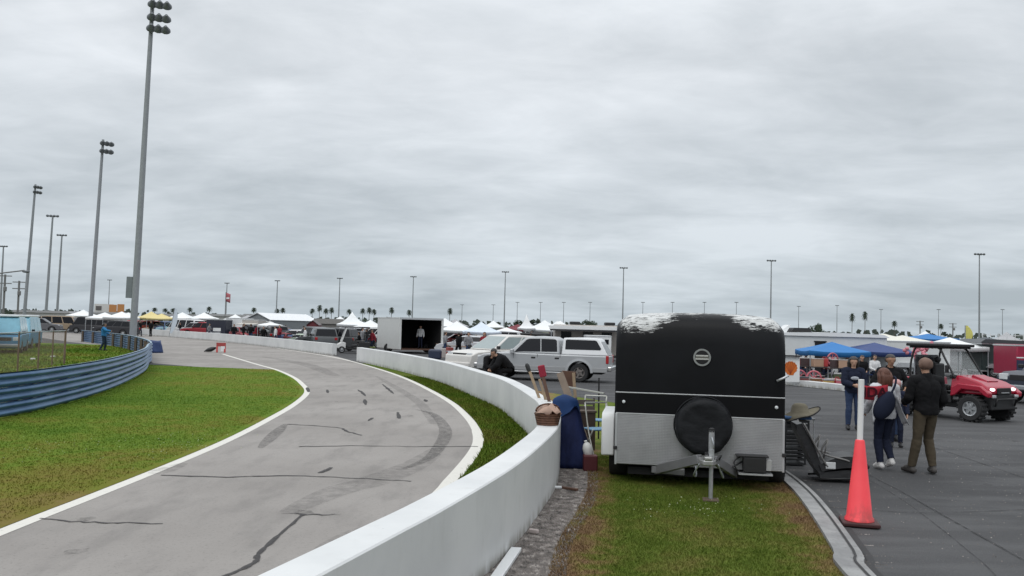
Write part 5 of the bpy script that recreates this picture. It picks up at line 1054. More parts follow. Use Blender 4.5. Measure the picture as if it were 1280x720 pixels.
# ================================================================== trees on the horizon
pal = palm_proto('small dark palm tree on the horizon beyond the parked vehicles', 'palms along the horizon'); first = True
for px, py, Y in [(193,389,430),(206,390,430),(216,390,420),(237,389,420),(261,388,410),(317,389,450),(346,391,380),(353,390,380),(390,391,370),(399,387,360),(407,391,350),(414,390,350),(436,392,350),(453,391,350),(461,390,350),(467,392,350),(489,390,350),(511,393,350),(562,391,350),(1065,398,330),(1081,396,320),(1118,407,330),(1176,410,380)]:
    o = pal if first else copy_tree(pal); first = False; p = far(px, Y); z = zat(px, py, Y)+1.4; s = z/8.4; o.location = (p.x, p.y, 0); wd = Y/1102*5.2/2.0; o.scale = (wd*.75, wd*.75, s); o.rotation_euler = (0, 0, random.uniform(0, 6))
    o['label'] = 'small dark palm tree on the horizon beyond the parked vehicles' if px < 700 else {1065: 'palm tree left of the pair above the blue canopy', 1081: 'taller slender palm tree right of the pair above the blue canopy', 1118: 'short palm tree behind the man in the black shirt', 1176: 'tiny palm tree behind the white canopy peak'}[px]
tps = [tree_proto('dark tree', 'trees along the horizon', 7, 8, s) for s in (3, 5, 8)]; used = set()
TR = [(662,399,330,1.0),(676,402,330,.8),(648,406,340,.8),(735,399,300,.6),(724,402,300,.5),(602,403,300,.45),(628,409,300,.9),(610,410,310,.9),(590,411,320,.9),(575,409,300,.9),(560,404,290,.7),(545,405,300,.7),(1022,403,200,.6),(267,391,330,.9),(255,394,330,.9),(245,395,330,.7),(320,394,340,.8),(332,395,350,.8),(306,395,350,.8),(230,396,340,.8),(200,396,340,.8),(435,394,320,.5),(455,398,320,.7),(480,398,320,.7),(90,391,330,.7),(25,389,330,.9),(8,388,330,.9),(60,390,330,.6),(780,407,380,.9),(985,412,260,.6),(1052,414,260,.6)]
for i, (px, py, Y, k) in enumerate(TR):
    j = i % 3; o = tps[j] if j not in used else copy_tree(tps[j]); used.add(j); p = far(px, Y); z = zat(px, py, Y); o.location = (p.x, p.y, 0); s = z/7.0; o.scale = (k*Y/330*1.15, k*Y/330*1.15, s); o.rotation_euler = (0, 0, random.uniform(0, 6)); o['label'] = 'rounded dark tree on the horizon behind the tents and vehicles'; o['group'] = 'trees along the horizon'
    if px == 1022: o['label'] = 'rounded dark tree standing alone behind the white trailer with the black door'; del o['group']
    if px == 662: o['label'] = 'biggest rounded dark tree, right behind the sharp peaked white tent'; del o['group']
hz = MB(); rd = random.Random(4)
for _ in range(2600):
    px = rd.uniform(-700, 700); y = rd.uniform(600, 700); zz = rd.uniform(0, 1)**1.6*6.5*(.6+.5*noise.noise(Vector((px*.02, 0, 3)))+.3); r_ = rd.uniform(1.0, 2.6); a = Vector((rd.uniform(-1,1), rd.uniform(-.3,.3), rd.uniform(-1,1))).normalized(); b = a.cross(Vector((0,1,0))).normalized(); c = Vector((px, y, max(.2, zz))); hz.add([c-a*r_, c+b*r_*.8, c+a*r_, c-b*r_*.8], [(0,1,2,3)])
tag(hz.build('far_wood', mat('far_foliage', (.06,.075,.062), .9, var=.3, scale=.1), recalc=False), 'low line of distant woodland along the whole horizon', 'woodland', kind='stuff')
# ================================================================== the row beyond the far wall (left and middle)
def C(name, r, g, b, rough=.4): return mat(name, (r, g, b), rough, var=.1)
M_cyel = C('cream_yellow_canvas', .62,.52,.24,.8); M_bluec = C('blue_canvas', .02,.16,.42,.7); M_navyc = C('navy_canvas', .03,.055,.17,.7)
def beh(px, Y, m=5):
    P_ = [(179,110),(257,92),(309,80),(353,70.3),(385,63),(418,57.5)]
    if px < 179 or px > 418: return Y
    for (a, ya), (b, yb) in zip(P_, P_[1:]):
        if a <= px <= b: return max(Y, ya+(yb-ya)*(px-a)/(b-a)+m)
    return Y
def T(label, px, Y, ze, zp, w_, d_, m, rz=0, concave=.45, legs=True): Y = beh(px, Y, 7 if px < 418 else 0); p = far(px, Y); return canopy(label, (p.x, p.y, 0), RAD(rz), w_, d_, ze, zp, m, None, concave=concave, legs=legs)
T('cream yellow canopy at the left end of the vendor row', 189, 108, 2.15, 2.95, 3.4, 3.4, M_cyel, 20); T('second cream yellow canopy, right beside the first one', 202, 112, 2.1, 2.7, 3.0, 3.0, M_cyel, 10)
T('small white canopy left of the tallest floodlight pole', 131, 100, 2.0, 2.6, 3.4, 3.4, M_canvas, 15); T('small white canopy touching the tallest floodlight pole', 152, 100, 2.1, 2.75, 3.4, 3.4, M_canvas, 15); T('distant white canopy right of the blue vans', 104, 150, 2.2, 3.2, 4, 4, M_canvas, 0)
T('white peaked tent behind the golf cart', 440, 92, 2.0, 3.3, 3.1, 3.1, M_canvas, 10, .75); T('white canopy left of the open box trailer', 463, 88, 1.8, 2.5, 2.6, 2.6, M_canvas, -10)
T('off white canopy right of the open box trailer', 571, 78, 1.75, 2.55, 2.9, 2.9, M_canvas, 12); T('bluish white canopy behind the white pickup', 602, 74, 1.7, 2.5, 3.0, 3.0, C('bluish_canvas', .60,.66,.74,.8), 8); T('flat white canopy above the white pickup roof', 633, 90, 1.65, 2.1, 3.2, 3.2, M_canvas, 0)
T('sharp peaked small white tent left of the white awnings', 658, 95, 2.1, 3.6, 1.9, 1.9, M_canvas, 0, .9); T('broad white tent above the silver pickup cab', 681, 97, 1.95, 3.0, 3.6, 3.6, M_canvas, 20)
for px, Y, rz, kind, col, lb in ((186, 98, 170, 'suv', ('far_red_orange', .40,.06,.03), 'red orange car under the cream yellow canopy'), (201, 97, 165, 'sedan', ('far_beige', .42,.34,.24), 'beige car right of the red orange one under the canopy'), (220, 95, 160, 'suv', ('far_pale_blue', .30,.48,.56), 'pale blue wagon beside the leaning feather flag'), (233, 93, 150, 'van', ('far_white', .60,.60,.60), 'white van between the pale blue wagon and the silver car'), (246, 91, 150, 'suv', ('far_silver', .42,.42,.43), 'silver car left of the red truck'), (258, 89, 165, 'pickup', ('far_red', .30,.02,.03), 'red truck parked against the navy trailer'), (338, 77, 120, 'suv', ('far_dark', .03,.03,.035), 'small dark car under the white buggy roof'), (411, 66, 168, 'suv', ('far_black_grey', .045,.047,.05), 'dark grey car behind the far wall, left of the golf cart'), (381, 70, 160, 'buggy', ('far_pale_green', .40,.47,.38), 'pale green buggy left of the dark grey car'), (359, 74, 150, 'buggy', ('far_dark_red', .20,.02,.03), 'dark red buggy in front of the grey shed'), (371, 78, 170, 'sedan', ('far_white', .60,.60,.60), 'low white car in front of the grey shed'), (585, 66, 175, 'sedan', ('far_white2', .55,.56,.58), 'white car with dark windows behind the white pickup'), (92, 120, 175, 'pickup', ('far_dark_brown', .08,.05,.04), 'dark brown truck beyond the grass bank'), (77, 118, 10, 'van', ('far_tan', .33,.25,.17), 'tan van beyond the grass bank, right of the blue vans'), (116, 108, 178, 'van', ('far_black', .03,.03,.035), 'black van left of the small white canopies'), (146, 96, 170, 'suv', ('far_black2', .025,.025,.03), 'black car under the small white canopies'), (52, 110, 15, 'suv', ('far_grey', .12,.12,.13), 'grey car just right of the blue vans')):
    Y = beh(px, Y, 8.5); p = far(px, Y); vehicle('parked_car', lb, 'car', (p.x, p.y, 0), RAD(rz), C(*col), kind, None, detail=False)
p = far(277, 95); box_trailer('navy box trailer with a white sign beside the red truck', (p.x, p.y, 0), RAD(-12), 2.3, 2.2, 2.15, C('navy_box', .018,.02,.035), z0=.3, wheels=True)
o = bpy.data.objects['box_trailer']; MB().box(.15, -1.115, 1.05, .9, .02, .35).build('sign_panel', M_whitep, o)
p = far(300, 96); box_trailer('plain white box trailer between the navy trailer and the beige awning', (p.x, p.y, 0), RAD(-8), 2.2, 2.2, 2.35, M_whitep, z0=.35)
p = far(318, 90); aw = box_trailer('beige trailer with an open awning, left of the grey shed', (p.x, p.y, 0), RAD(-8), 1.7, 2.0, 2.2, C('beige_box', .42,.40,.37), z0=.4); MB().box(.1, -1.6, 1.95, 1.9, 1.2, .05, Matrix.Rotation(RAD(6), 4, 'X')).build('awning', C('beige_awning', .48,.45,.40), aw)
p = far(338, 77); T('small flat white sunshade over the dark car', 338, 80, 1.75, 2.0, 1.9, 1.7, M_canvas, 0, 0)
# grey shed with a gabled white roof
p = far(353, 118); sh_ = empty('gabled_shed', 'grey metal shed with a white gabled roof behind the vehicles', 'shed', (p.x, p.y, 0), RAD(62)); L_, W_ = 9.0, 4.4; M_shed = mat('grey_siding', (.20,.215,.225), .6)
MB().add([(-L_/2,-W_/2,0),(-L_/2,W_/2,0),(L_/2,W_/2,0),(L_/2,-W_/2,0),(-L_/2,-W_/2,2.2),(-L_/2,W_/2,2.2),(L_/2,W_/2,2.2),(L_/2,-W_/2,2.2),(-L_/2,0,3.05),(L_/2,0,3.05)], [(0,1,5,8,4),(2,3,7,9,6),(0,4,7,3),(1,2,6,5),(4,8,9,7),(5,6,9,8)]).build('wall', M_shed, sh_)
for s in (-1, 1): MB().bar((0,s*(W_/4+.07),2.64),(0.001,s*(W_/4+.07),2.64),.1) ; o = MB().box(0, 0, 0, L_+.4, W_/2*1.12, .06, Matrix.Translation((0, s*(W_/4+.06), 2.67)) @ Matrix.Rotation(-s*math.atan(.85/2.2), 4, 'X')).build('roof', mat('white_sheet_roof', (.70,.71,.72), .5), sh_)
MB().box(-L_/2-.01, 0, 1.0, .03, 1.6, 1.95).build('door', mat('shed_door', (.24,.25,.26), .6), sh_); MB().box(-L_/2-.03, -W_/2+.12, 1.1, .1, .12, 2.2).build('corner_post', M_whitep, sh_)
p = far(393, 96); bn = empty('small_barn', 'small dark red gabled hut right of the grey shed', 'hut', (p.x, p.y, 0), RAD(0)); MB().prism([(-.65,0),(.65,0),(.65,1.75),(0,2.25),(-.65,1.75)], .8).build('wall', C('barn_red', .12,.022,.028,.8), bn); MB().box(0, -.81, .8, .7, .03, 1.5).build('door', C('barn_door', .25,.18,.17), bn)
for s in (-1, 1): MB().box(0, 0, 0, .86, 1.8, .05, Matrix.Translation((s*.34, 0, 2.03)) @ Matrix.Rotation(s*math.atan(.5/.65), 4, 'Y')).build('roof', C('barn_roof', .05,.025,.025), bn)
p = far(414, 106); lo = empty('long_shed', 'long low grey brown shed roof behind the dark grey car', 'shed', (p.x, p.y, 0), 0); MB().box(0, 0, 1.0, 3.4, 3, 2.0).build('wall', C('brown_wall', .19,.18,.165,.8), lo); MB().prism([(-1.9,1.95),(1.9,1.95),(1.7,2.55),(-1.7,2.55)], 1.7).build('roof', C('brown_roof', .26,.25,.235,.7), lo)
for px, w_, zt, Y, c_, lb in ((225, 9, 2.6, 200, (.40,.40,.40), 'long pale grey low building behind the left vehicle row'), (285, 11, 2.9, 210, (.46,.46,.46), 'long off white low building behind the navy trailer'), (130, 12, 2.8, 230, (.36,.35,.34), 'long low grey building behind the tallest floodlight pole'), (60, 12, 2.6, 200, (.42,.40,.38), 'long low beige building behind the blue vans'), (325, 5, 2.9, 180, (.34,.33,.33), 'low grey building touching the grey shed')):
    p = far(px, Y); b_ = empty('low_building', lb, 'building', (p.x, p.y, 0), RAD(3)); MB().box(0, 0, zt/2, w_, 6, zt).build('wall', mat('far_wall', c_ if False else (.40,.40,.395), .8, var=.2, scale=.3), b_); MB().prism([(-w_/2-.3,zt),(w_/2+.3,zt),(w_/2,zt+.5),(-w_/2,zt+.5)], 3.3).build('roof', C('far_roof', .36,.36,.37,.6), b_)
    for k in range(int(w_/2.5)): MB().box(-w_/2+1.2+k*2.4, -3.02, 1.3, 1.1, .06, .9).build('window', M_glass, b_)
p = far(130, 260); bb = empty('billboard', 'white and dark patterned hoarding on the horizon left of the tallest floodlight pole', 'hoarding', (p.x, p.y, 0)); z0 = zat(130, 393, 260); z1 = zat(130, 380, 260)
MB().box(-.1, 0, (z0+z1)/2, 5.6, .3, z1-z0).build('board', C('hoarding_white', .55,.54,.53), bb); MB().box(2.6, -.2, (z0+z1)/2, 2.2, .2, z1-z0-.3).build('board', C('hoarding_orange', .45,.20,.07), bb); MB().box(-1.6, -.2, (z0+z1)/2+.3, 1.6, .2, 1.2).build('board', C('hoarding_dark', .10,.09,.09), bb)
for s in (-1, 1): MB().box(s*2, 0, z0/2, .3, .3, z0).build('post', M_gpole, bb)
p = far(150.5, 255); bb = empty('billboard', 'plain orange hoarding right of the white one on the horizon', 'hoarding', (p.x, p.y, 0)); MB().box(0, 0, (z0+z1)/2, 1.9, .3, z1-z0).build('board', C('hoarding_orange', .45,.20,.07), bb); MB().box(0, 0, z0/2, .3, .3, z0).build('post', M_gpole, bb)
# flags
p = far(281, 150); fg = empty('flag_pole', 'flagpole flying a red and white flag left of the grey shed', 'flagpole', (p.x, p.y, 0)); zt = zat(281, 365, 150); MB().tube([(0,0,0),(0,0,zt)], .05, 6).build('pole', M_gpole, fg)
mb = MB(); vs = [(.05+.75*i/5, .1*math.sin(i*1.3), zt-.1-1.5*j/4-.25*(i/5)) for i in range(6) for j in range(5)]
fl2 = mb.add(vs, [(i*5+j, i*5+j+1, (i+1)*5+j+1, (i+1)*5+j) for i in range(5) for j in range(4)]).build('flag', C('flag_red', .40,.12,.14,.8), fg, smooth=True); m1 = fl2.modifiers.new('s', 'SOLIDIFY'); m1.thickness = .03
MB().box(.42, -.13, zt-1.05, .5, .05, .30).build('flag_stripe', M_whitep, fl2)
p = far(212, 97); fe = empty('feather_flag', 'pale leaning feather flag in front of the pale blue wagon', 'flag', (p.x, p.y, 0), 0); fe.rotation_euler = (0, RAD(9), 0); MB().tube([(0,0,0),(0,0,3.3)], .03, 6).build('pole', M_steel, fe); mb = MB(); vs = []
for i in range(8): t = i/7; w_ = .5*math.sin(PI*(.12+.75*t)); vs += [(.03, -.0, .5+2.8*t), (.03+w_, .05, .5+2.75*t), (.03+w_, .08, .5+2.75*t), (.03, .03, .5+2.8*t)]
mb.add(vs, [(i*4+j, i*4+(j+1)%4, i*4+4+(j+1)%4, i*4+4+j) for i in range(7) for j in range(4)]).build('flag', C('feather_pale', .52,.58,.64,.8), fe)
# golf cart in the gap
q = at(436, 441.5); gc = empty('golf_cart', 'white golf cart with a dark roof parked in the gap between the white walls', 'golf cart', (q.x+.15, q.y+.8, 0), PI+RAD(14)); M_gw = C('cart_white', .62,.62,.61)
MB().prism([(.55,.30),(.55,.72),(.80,.80),(1.12,.62),(1.15,.32)], .55).build('body', M_gw, gc, bevel=.05, smooth='auto'); MB().box(-.05, 0, .30, 1.5, 1.1, .10).build('floor', M_under, gc); MB().prism([(-1.15,.3),(-1.15,.78),(-.35,.78),(-.25,.3)], .55).build('rear_body', M_black, gc, bevel=.04)
MB().box(-.50, 0, .84, .55, 1.0, .12).build('seat', C('cart_seat', .05,.05,.05), gc, bevel=.03); MB().box(-.80, 0, 1.12, .10, 1.0, .5).build('seat_back', C('cart_seat', .05,.05,.05), gc, bevel=.03); MB().box(-.1, 0, 1.83, 2.0, 1.15, .08).build('roof', C('cart_roof', .03,.03,.032), gc, bevel=.03)
for s in (-1, 1):
    MB().bar((.86, s*.5, .78), (.52, s*.5, 1.80), .10).build('roof_post', M_gw, gc); MB().bar((-.95, s*.5, .78), (-.95, s*.5, 1.80), .04).build('roof_post', M_black, gc)
    for cx in (-.78, .82): wheel(gc, cx, s*.48, .24, .18, M_rim, s, False)
MB().box(-1.30, 0, .42, .45, 1.1, .12).build('rear_step', C('olive_step', .10,.12,.03), gc, bevel=.02)
p = far(426, 64); 
crowd_person('driver in dark clothes seated in the golf cart in the wall gap', (gc.location.x+.40, gc.location.y+.0, -.10), PI/2+RAD(10), 1.6, K_blackc, K_navy, H_dark, None, 1)
# open white box trailer
q = far(512, 67); bt_ = empty('box_trailer', 'white box trailer with its dark open side facing us beyond the wall', 'trailer', (q.x, q.y, 0), RAD(29)); a0 = .30; W2_, L2_, ZT = 3.35, 4.6, zat(512, 398, 66)
M_tw = mat('trailer_white', (.58,.585,.57), .45, var=.08)
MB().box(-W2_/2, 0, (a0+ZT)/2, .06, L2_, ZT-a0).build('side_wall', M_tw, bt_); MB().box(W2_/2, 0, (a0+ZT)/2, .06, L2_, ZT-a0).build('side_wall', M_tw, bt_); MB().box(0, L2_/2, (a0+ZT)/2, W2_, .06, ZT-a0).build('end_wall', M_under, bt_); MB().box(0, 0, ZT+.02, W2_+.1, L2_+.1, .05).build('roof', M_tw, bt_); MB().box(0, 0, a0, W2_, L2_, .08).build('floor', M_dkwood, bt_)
MB().box(-W2_/2+.04, 0, (a0+ZT)/2, .02, L2_-.1, ZT-a0-.1).box(W2_/2-.04, 0, (a0+ZT)/2, .02, L2_-.1, ZT-a0-.1).box(0, 0, ZT-.03, W2_-.1, L2_-.1, .02).build('interior_shade', M_under, bt_)  # shade inside the trailer painted as near-black sheets, like the end wall
for x in (-W2_/2, W2_/2): MB().box(x, -L2_/2-.02, (a0+ZT)/2, .16, .08, ZT-a0).build('door_post', M_tw, bt_)
MB().box(0, -L2_/2-.03, ZT-.02, W2_+.1, .08, .14).build('header', M_alu, bt_)
for s in (-1, 1): wheel(bt_, s*(W2_/2-.1), .2, .34, .2, M_rim, s, False).rotation_euler = (0, 0, 0)
p = far(526, 66.2); crowd_person('person in a white top standing inside the dark open box trailer', (p.x, p.y, .35), PI-.2, 1.72, cloth('white_cloth', (.60,.60,.60)), K_navy, H_dark, None, 0)
for i, (px, Y, w_, h_, c_, lb, nm) in enumerate(((545, 55, .8, .62, (.02,.03,.06), 'dark navy bundle heaped in front of the open box trailer', 'cloth_bundle'), (557, 58, .5, .62, (.45,.42,.40), 'pale box stacked right of the navy bundle', 'cardboard_box'), (563, 57, .4, .72, (.28,.06,.05), 'red box right of the pale box by the open trailer', 'cardboard_box'))):
    p = far(px, Y); o = MB().box(0, 0, h_/2, w_, w_*.8, h_).build(nm, C('goods_'+str(i), *c_), bevel=.12 if i == 0 else .03, seg=3); o.location = (p.x, p.y, 0); o.rotation_euler = (0, 0, .3*i); tag(o, lb, 'bundle' if i == 0 else 'box')
# tables with goods behind the white pickup
def table(label, X, Y, L_, m, rz=0):
    r = empty('vendor_table', label, 'table', (X, Y, 0), rz); MB().box(0, 0, .74, L_, .7, .04).build('table_top', m, r, bevel=.008)
    for sx in (-1, 1):
        for sy in (-1, 1): MB().box(sx*(L_/2-.08), sy*.28, .36, .04, .04, .72).build('leg', M_steel, r)
    return r
M_ttop = C('table_brown', .20,.13,.10,.7)
for px, Y, lb in ((575, 60, 'brown vendor table left of the white pickup, nearer the open trailer'), (592, 58, 'brown vendor table directly behind the hood of the white pickup'), (560, 66, 'brown vendor table beside the red box')):
    p = far(px, Y); table(lb, p.x, p.y, 1.7, M_ttop, RAD(5))
# awnings and RV behind the silver pickup
p = far(728, 62); rv = empty('motorhome', 'beige motorhome with a long white awning behind the silver pickup', 'motorhome', (p.x, p.y, 0), 0); MB().box(.2, 0, 1.35, 4.4, 2.2, 2.1).build('body', C('rv_beige', .34,.31,.28), rv, bevel=.08, smooth='auto')
MB().box(0, -1.9, 2.28, 4.9, 1.9, .07, Matrix.Translation((0,0,0)) @ Matrix.Rotation(RAD(0), 4, 'X')).build('awning', M_canvas, rv, bevel=.03); MB().box(0, -2.87, 2.20, 4.9, .04, .24).build('awning_valance', M_canvas, rv, bevel=.01); MB().box(0, -2.84, 2.04, 4.8, .03, .12).build('awning_shade', C('awning_shade_black', .03,.03,.035), rv)  # black strip below the valance paints the shade beneath the awning
for x in (-2.3, 2.3): MB().bar((x,-2.8,0),(x,-2.8,2.25),.05).build('awning_pole', M_steel, rv)
for x in (-.55, 1.9): MB().box(x, 0, 2.52, .7, .9, .22).build('roof_unit', M_black, rv, bevel=.05)
for x in (-1.2, .3, 1.6): MB().box(x, -1.11, 1.65, .7, .03, .55).build('window', M_glass, rv)
for cx in (-1.2, 1.4):
    for s in (-1, 1): wheel(rv, cx, s*.95, .36, .24, M_rim, s, False)
p = far(747, 56); wb = box_trailer('white panelled box trailer with small dark windows right behind the canopy shell', (p.x, p.y, 0), RAD(2), 1.6, 1.4, 1.75, M_whitep, z0=.4, doors=False)
for x in (-.5, .1, .5): MB().box(x, -.71, 1.35, .25, .02, .3).build('window', M_glass, wb)
for px, Y, lb in ((664, 92, 'black sunshade below the broad white tent'), ): p = far(672, 88); canopy(lb, (p.x, p.y, 0), 0, 3.6, 2.4, 1.55, 1.75, C('black_canvas', .015,.015,.016,.8), None, .25)
# ================================================================== right side row
p = far(1032, 46.5); wtl = empty('box_trailer', 'long white trailer with a black door behind the blue canopies', 'trailer', (p.x, p.y, 0), RAD(-2)); M_tw2 = mat('long_trailer_white', (.62,.635,.63), .45, var=.07)
MB().box(0, 0, 1.15, 5.6, 2.2, 1.9).build('body', M_tw2, wtl, bevel=.08, smooth='auto'); MB().prism([(-2.9,2.07),(2.9,2.07),(2.6,2.22),(0,2.28),(-2.6,2.22)], 1.2).build('roof', M_canvas, wtl)
MB().box(-.62, -1.11, 1.0, .55, .03, 1.55).build('door', M_under, wtl); MB().box(-.62,-1.12,1.8,.64,.03,.06).build('door_frame', M_under, wtl)
for cx in (-.6, .4):
    for s in (-1, 1): wheel(wtl, cx+1.2, s*1.0, .33, .2, M_rim, s, False)
MB().prism([(-2.6,2.2),(-2.2,2.2),(-1.95,2.62),(-2.05,2.62)], .5).build('vent_fin', M_canvas, wtl); MB().prism([(-2.0,2.24),(-.9,2.26),(-1.0,2.48),(-1.8,2.48)], .6).build('roof_unit', M_black, wtl)
T('bright blue canopy above the vendor goods', 1040, 41.5, 1.42, 1.83, 2.75, 2.6, M_bluec, -4, .2); T('darker blue canopy overlapping the bright blue one', 1093, 44.5, 1.42, 1.83, 2.9, 2.8, M_navyc, 5, .2)
T('cream canopy behind the darker blue one', 1128, 52, 1.85, 2.25, 3.6, 3.0, C('cream_canvas', .66,.64,.56,.8), 0, .3); T('white canopy just above the red utility vehicle', 1187, 50, 1.7, 2.2, 2.9, 2.8, M_canvas, 6, .4)
p = far(1135, 47.5); wb = box_trailer('white trailer with faint stripes behind the man in the black shirt', (p.x, p.y, 0), RAD(1), 3.6, 2.0, 1.95, M_tw2, z0=.35, doors=False)
for i, (z, c_) in enumerate(((1.45, (.20,.30,.42)), (1.2, (.35,.40,.46)))): MB().box(-1.0, -1.012, z, 1.3, .02, .10).build('stripe', C('stripe_'+str(i), *c_), wb)
p = far(1243, 50); db = box_trailer('dark green box trailer behind the red utility vehicle', (p.x, p.y, 0), RAD(0), 2.6, 2.2, 1.95, C('dark_green_box', .03,.045,.045), z0=.35, doors=False); MB().prism([(-1.5,1.95),(1.5,1.85),(1.4,2.1),(-1.2,2.15)], 1.3).build('tarp_roof', C('tarp_grey', .05,.055,.06), db)
p = far(1287, 46); rb = box_trailer('red and navy box trailer with a white stripe at the right edge', (p.x, p.y, 0), RAD(0), 2.6, 2.2, 1.92, C('trailer_red', .30,.012,.045), z0=.3, doors=False); MB().box(0, -1.112, 1.25, 2.62, .02, .06).build('stripe', M_whitep, rb); MB().box(0, -1.112, .75, 2.62, .024, .75).build('lower_panel', C('trailer_navy', .02,.025,.06), rb)
p = far(1304, 31); vehicle('parked_car', 'dark navy pickup with pale bumper cut by the right edge of the picture', 'car', (p.x+.9, p.y, 0), RAD(-150), C('edge_navy', .02,.024,.04), 'pickup', None)
fr_ = empty('rail_fence', 'white rail fence along the horizon at the right edge', 'fence', (0,0,0)); p0 = far(1228, 120); p1 = far(1310, 120)
for z in (zat(1250, 419, 120), zat(1250, 424, 120)): MB().bar((p0.x, 120, z), (p1.x, 120, z), .07).build('rail', M_whitep, fr_)
for k in range(9): x = p0.x+(p1.x-p0.x)*k/8; MB().bar((x, 120, 0), (x, 120, zat(1250, 417, 120)), .08).build('post', M_whitep, fr_)
p = far(1212, 70); yf = empty('feather_flag', 'yellow banner flag above the white canopy at right', 'flag', (p.x, p.y, 0), 0); zb_, zt = zat(1212, 428, 70), zat(1212, 407, 70); MB().tube([(-.35,0,0),(-.35,0,zt)], .04, 6).build('pole', M_steel, yf); o = MB(); vs = []
for i in range(8): t = i/7; w_ = .62*math.sin(PI*(.15+.75*t))+.02; vs += [(-.33, 0, zb_+(zt-zb_)*t), (-.33+w_, .08, zb_+(zt-zb_)*t), (-.33+w_, .12, zb_+(zt-zb_)*t), (-.33, .04, zb_+(zt-zb_)*t)]
o.add(vs, [(i*4+j, i*4+(j+1)%4, i*4+4+(j+1)%4, i*4+4+j) for i in range(7) for j in range(4)]).build('flag', C('flag_yellow', .62,.58,.16,.8), yf)
# vendor goods: tables, shell sign, red things
for i, (px, Y, lb) in enumerate(((1000, 39, 'dark vendor table behind the orange shell sign'), (1026, 38.4, 'dark vendor table in the middle of the red goods'), (1050, 37.6, 'dark vendor table nearest the woman in the navy sweatshirt'))): p = far(px, Y); table(lb, p.x, p.y, .95, C('table_dark', .045,.04,.04), RAD(-4))
p = far(988.5, 36.6); sg = empty('shell_sign', 'white panel with an orange scallop shell emblem beside the black trailer', 'sign', (p.x, p.y, 0), RAD(-8)); MB().box(0, 0, .68, .74, .04, 1.05).build('panel', M_whitep, sg, bevel=.01)
pts = [(.27*math.cos(a)*(1+.05*math.cos(a*14)), .27*math.sin(a)*(1+.05*math.cos(a*14))) for a in [RAD(-35)+RAD(250)*i/42 for i in range(43)]]+[(-.14,-.23),(-.12,-.30),(.12,-.30),(.14,-.23)]
MB().add([(x, -.028, .74+z) for x, z in pts]+[(x, -.018, .74+z) for x, z in pts], [tuple(range(len(pts)))]+[(i, (i+1)%len(pts), (i+1)%len(pts)+len(pts), i+len(pts)) for i in range(len(pts))]).build('shell_emblem', C('shell_orange', .55,.13,.015), sg)
mb = MB()
for k in range(-3, 4): a = PI/2+k*.32; mb.bar((.05*math.cos(a)*0, -.031, .74-.26), (.27*math.cos(a), -.031, .74+.27*math.sin(a)), .016, .004, up=(0,1,0))
mb.build('shell_ribs', C('shell_dark', .32,.05,.01), sg); MB().box(0, 0, 1.24, .85, .3, .05).build('top_rail', M_black, sg)
GN = [('wagon_wheel', (.40,.10,.12)), ('gas_can', (.33,.02,.03)), ('toy_wagon', (.36,.03,.05)), ('goods_box', (.42,.20,.18)), ('goods_box', (.28,.14,.05)), ('gas_can', (.22,.02,.03)), ('goods_box', (.20,.10,.10))]
def goods(kind, label, X, Y, z, rz, m, s=1.0):
    r = empty(kind, label, kind.replace('_', ' ').replace('goods box', 'box'), (X, Y, z), rz); r.scale = (s, s, s)
    if kind == 'gas_can':
        MB().box(0, 0, .17, .26, .18, .34).build('can_body', m, r, bevel=.03); MB().tube([(-.08,0,.34),(-.06,0,.40),(.06,0,.40),(.08,0,.34)], .014, 6).build('handle', m, r); MB().tube([(.09,0,.32),(.16,0,.42)], .022, 8).build('spout', M_black, r)
    elif kind == 'toy_wagon':
        MB().box(0, 0, .22, .75, .36, .16).build('tray', m, r, bevel=.02); MB().bar((.36,0,.2),(.55,0,.62),.025).build('handle', M_black, r)
        for sx in (-1, 1):
            for sy in (-1, 1): wheel(r, sx*.26, sy*.19, .10, .05, M_whitep, sy, False)
    elif kind == 'wagon_wheel':
        MB().tube([(.27*math.cos(t), 0, .29+.27*math.sin(t)) for t in [2*PI*i/28 for i in range(29)]], .035, 8).build('rim', m, r, smooth=True)
        for k in range(8): a = k*PI/4; MB().bar((0,0,.29),(.26*math.cos(a),0,.29+.26*math.sin(a)),.03).build('spoke', m, r)
        MB().ell((0,0,.29),(.06,.06,.06),10,6).build('hub', m, r, smooth=True)
    else: MB().box(0, 0, .16, .42, .30, .32).build('carton', m, r, bevel=.01); MB().box(0, -.002, .325, .44, .32, .02).build('lid', C('lid_pale', .5,.46,.44), r)
    return r
M_w = [C('goods_pink', .46,.12,.15), C('goods_red', .33,.02,.03), C('goods_red2', .40,.05,.05), C('goods_tan', .40,.26,.18), C('goods_brown', .22,.11,.05), C('goods_white', .62,.6,.6), C('goods_dark', .05,.03,.03)]
LST = [('wagon_wheel', 1000, 38.2, 0, 0, 'pink spoked wheel right of the orange shell sign'), ('wagon_wheel', 1018, 37.6, 0, 0, 'second pink spoked wheel, in front of the middle vendor table'), ('gas_can', 996, 38.9, .76, 1, 'red can on the table behind the shell sign'), ('goods_box', 1005, 39, .76, 6, 'dark box on the table behind the shell sign'), ('goods_box', 1008, 37.5, 0, 5, 'white box on the ground between the two pink wheels'), ('toy_wagon', 1028, 37.2, 0, 2, 'red toy wagon in the middle of the vendor row'), ('goods_box', 1022, 38.4, .76, 3, 'tan box on the middle vendor table, left end'), ('gas_can', 1031, 38.4, .76, 2, 'red can on the middle vendor table, right end'), ('goods_box', 1040, 36.6, 0, 4, 'brown box on the ground right of the red toy wagon'), ('gas_can', 1047, 36.3, 0, 1, 'red can on the ground right of the brown box'), ('goods_box', 1046, 37.6, .76, 6, 'dark box on the table nearest the woman'), ('goods_box', 1054, 37.5, .76, 3, 'tan box on the table nearest the woman'), ('goods_box', 1053, 35.6, 0, 0, 'pink box on the ground at the end of the vendor row')]
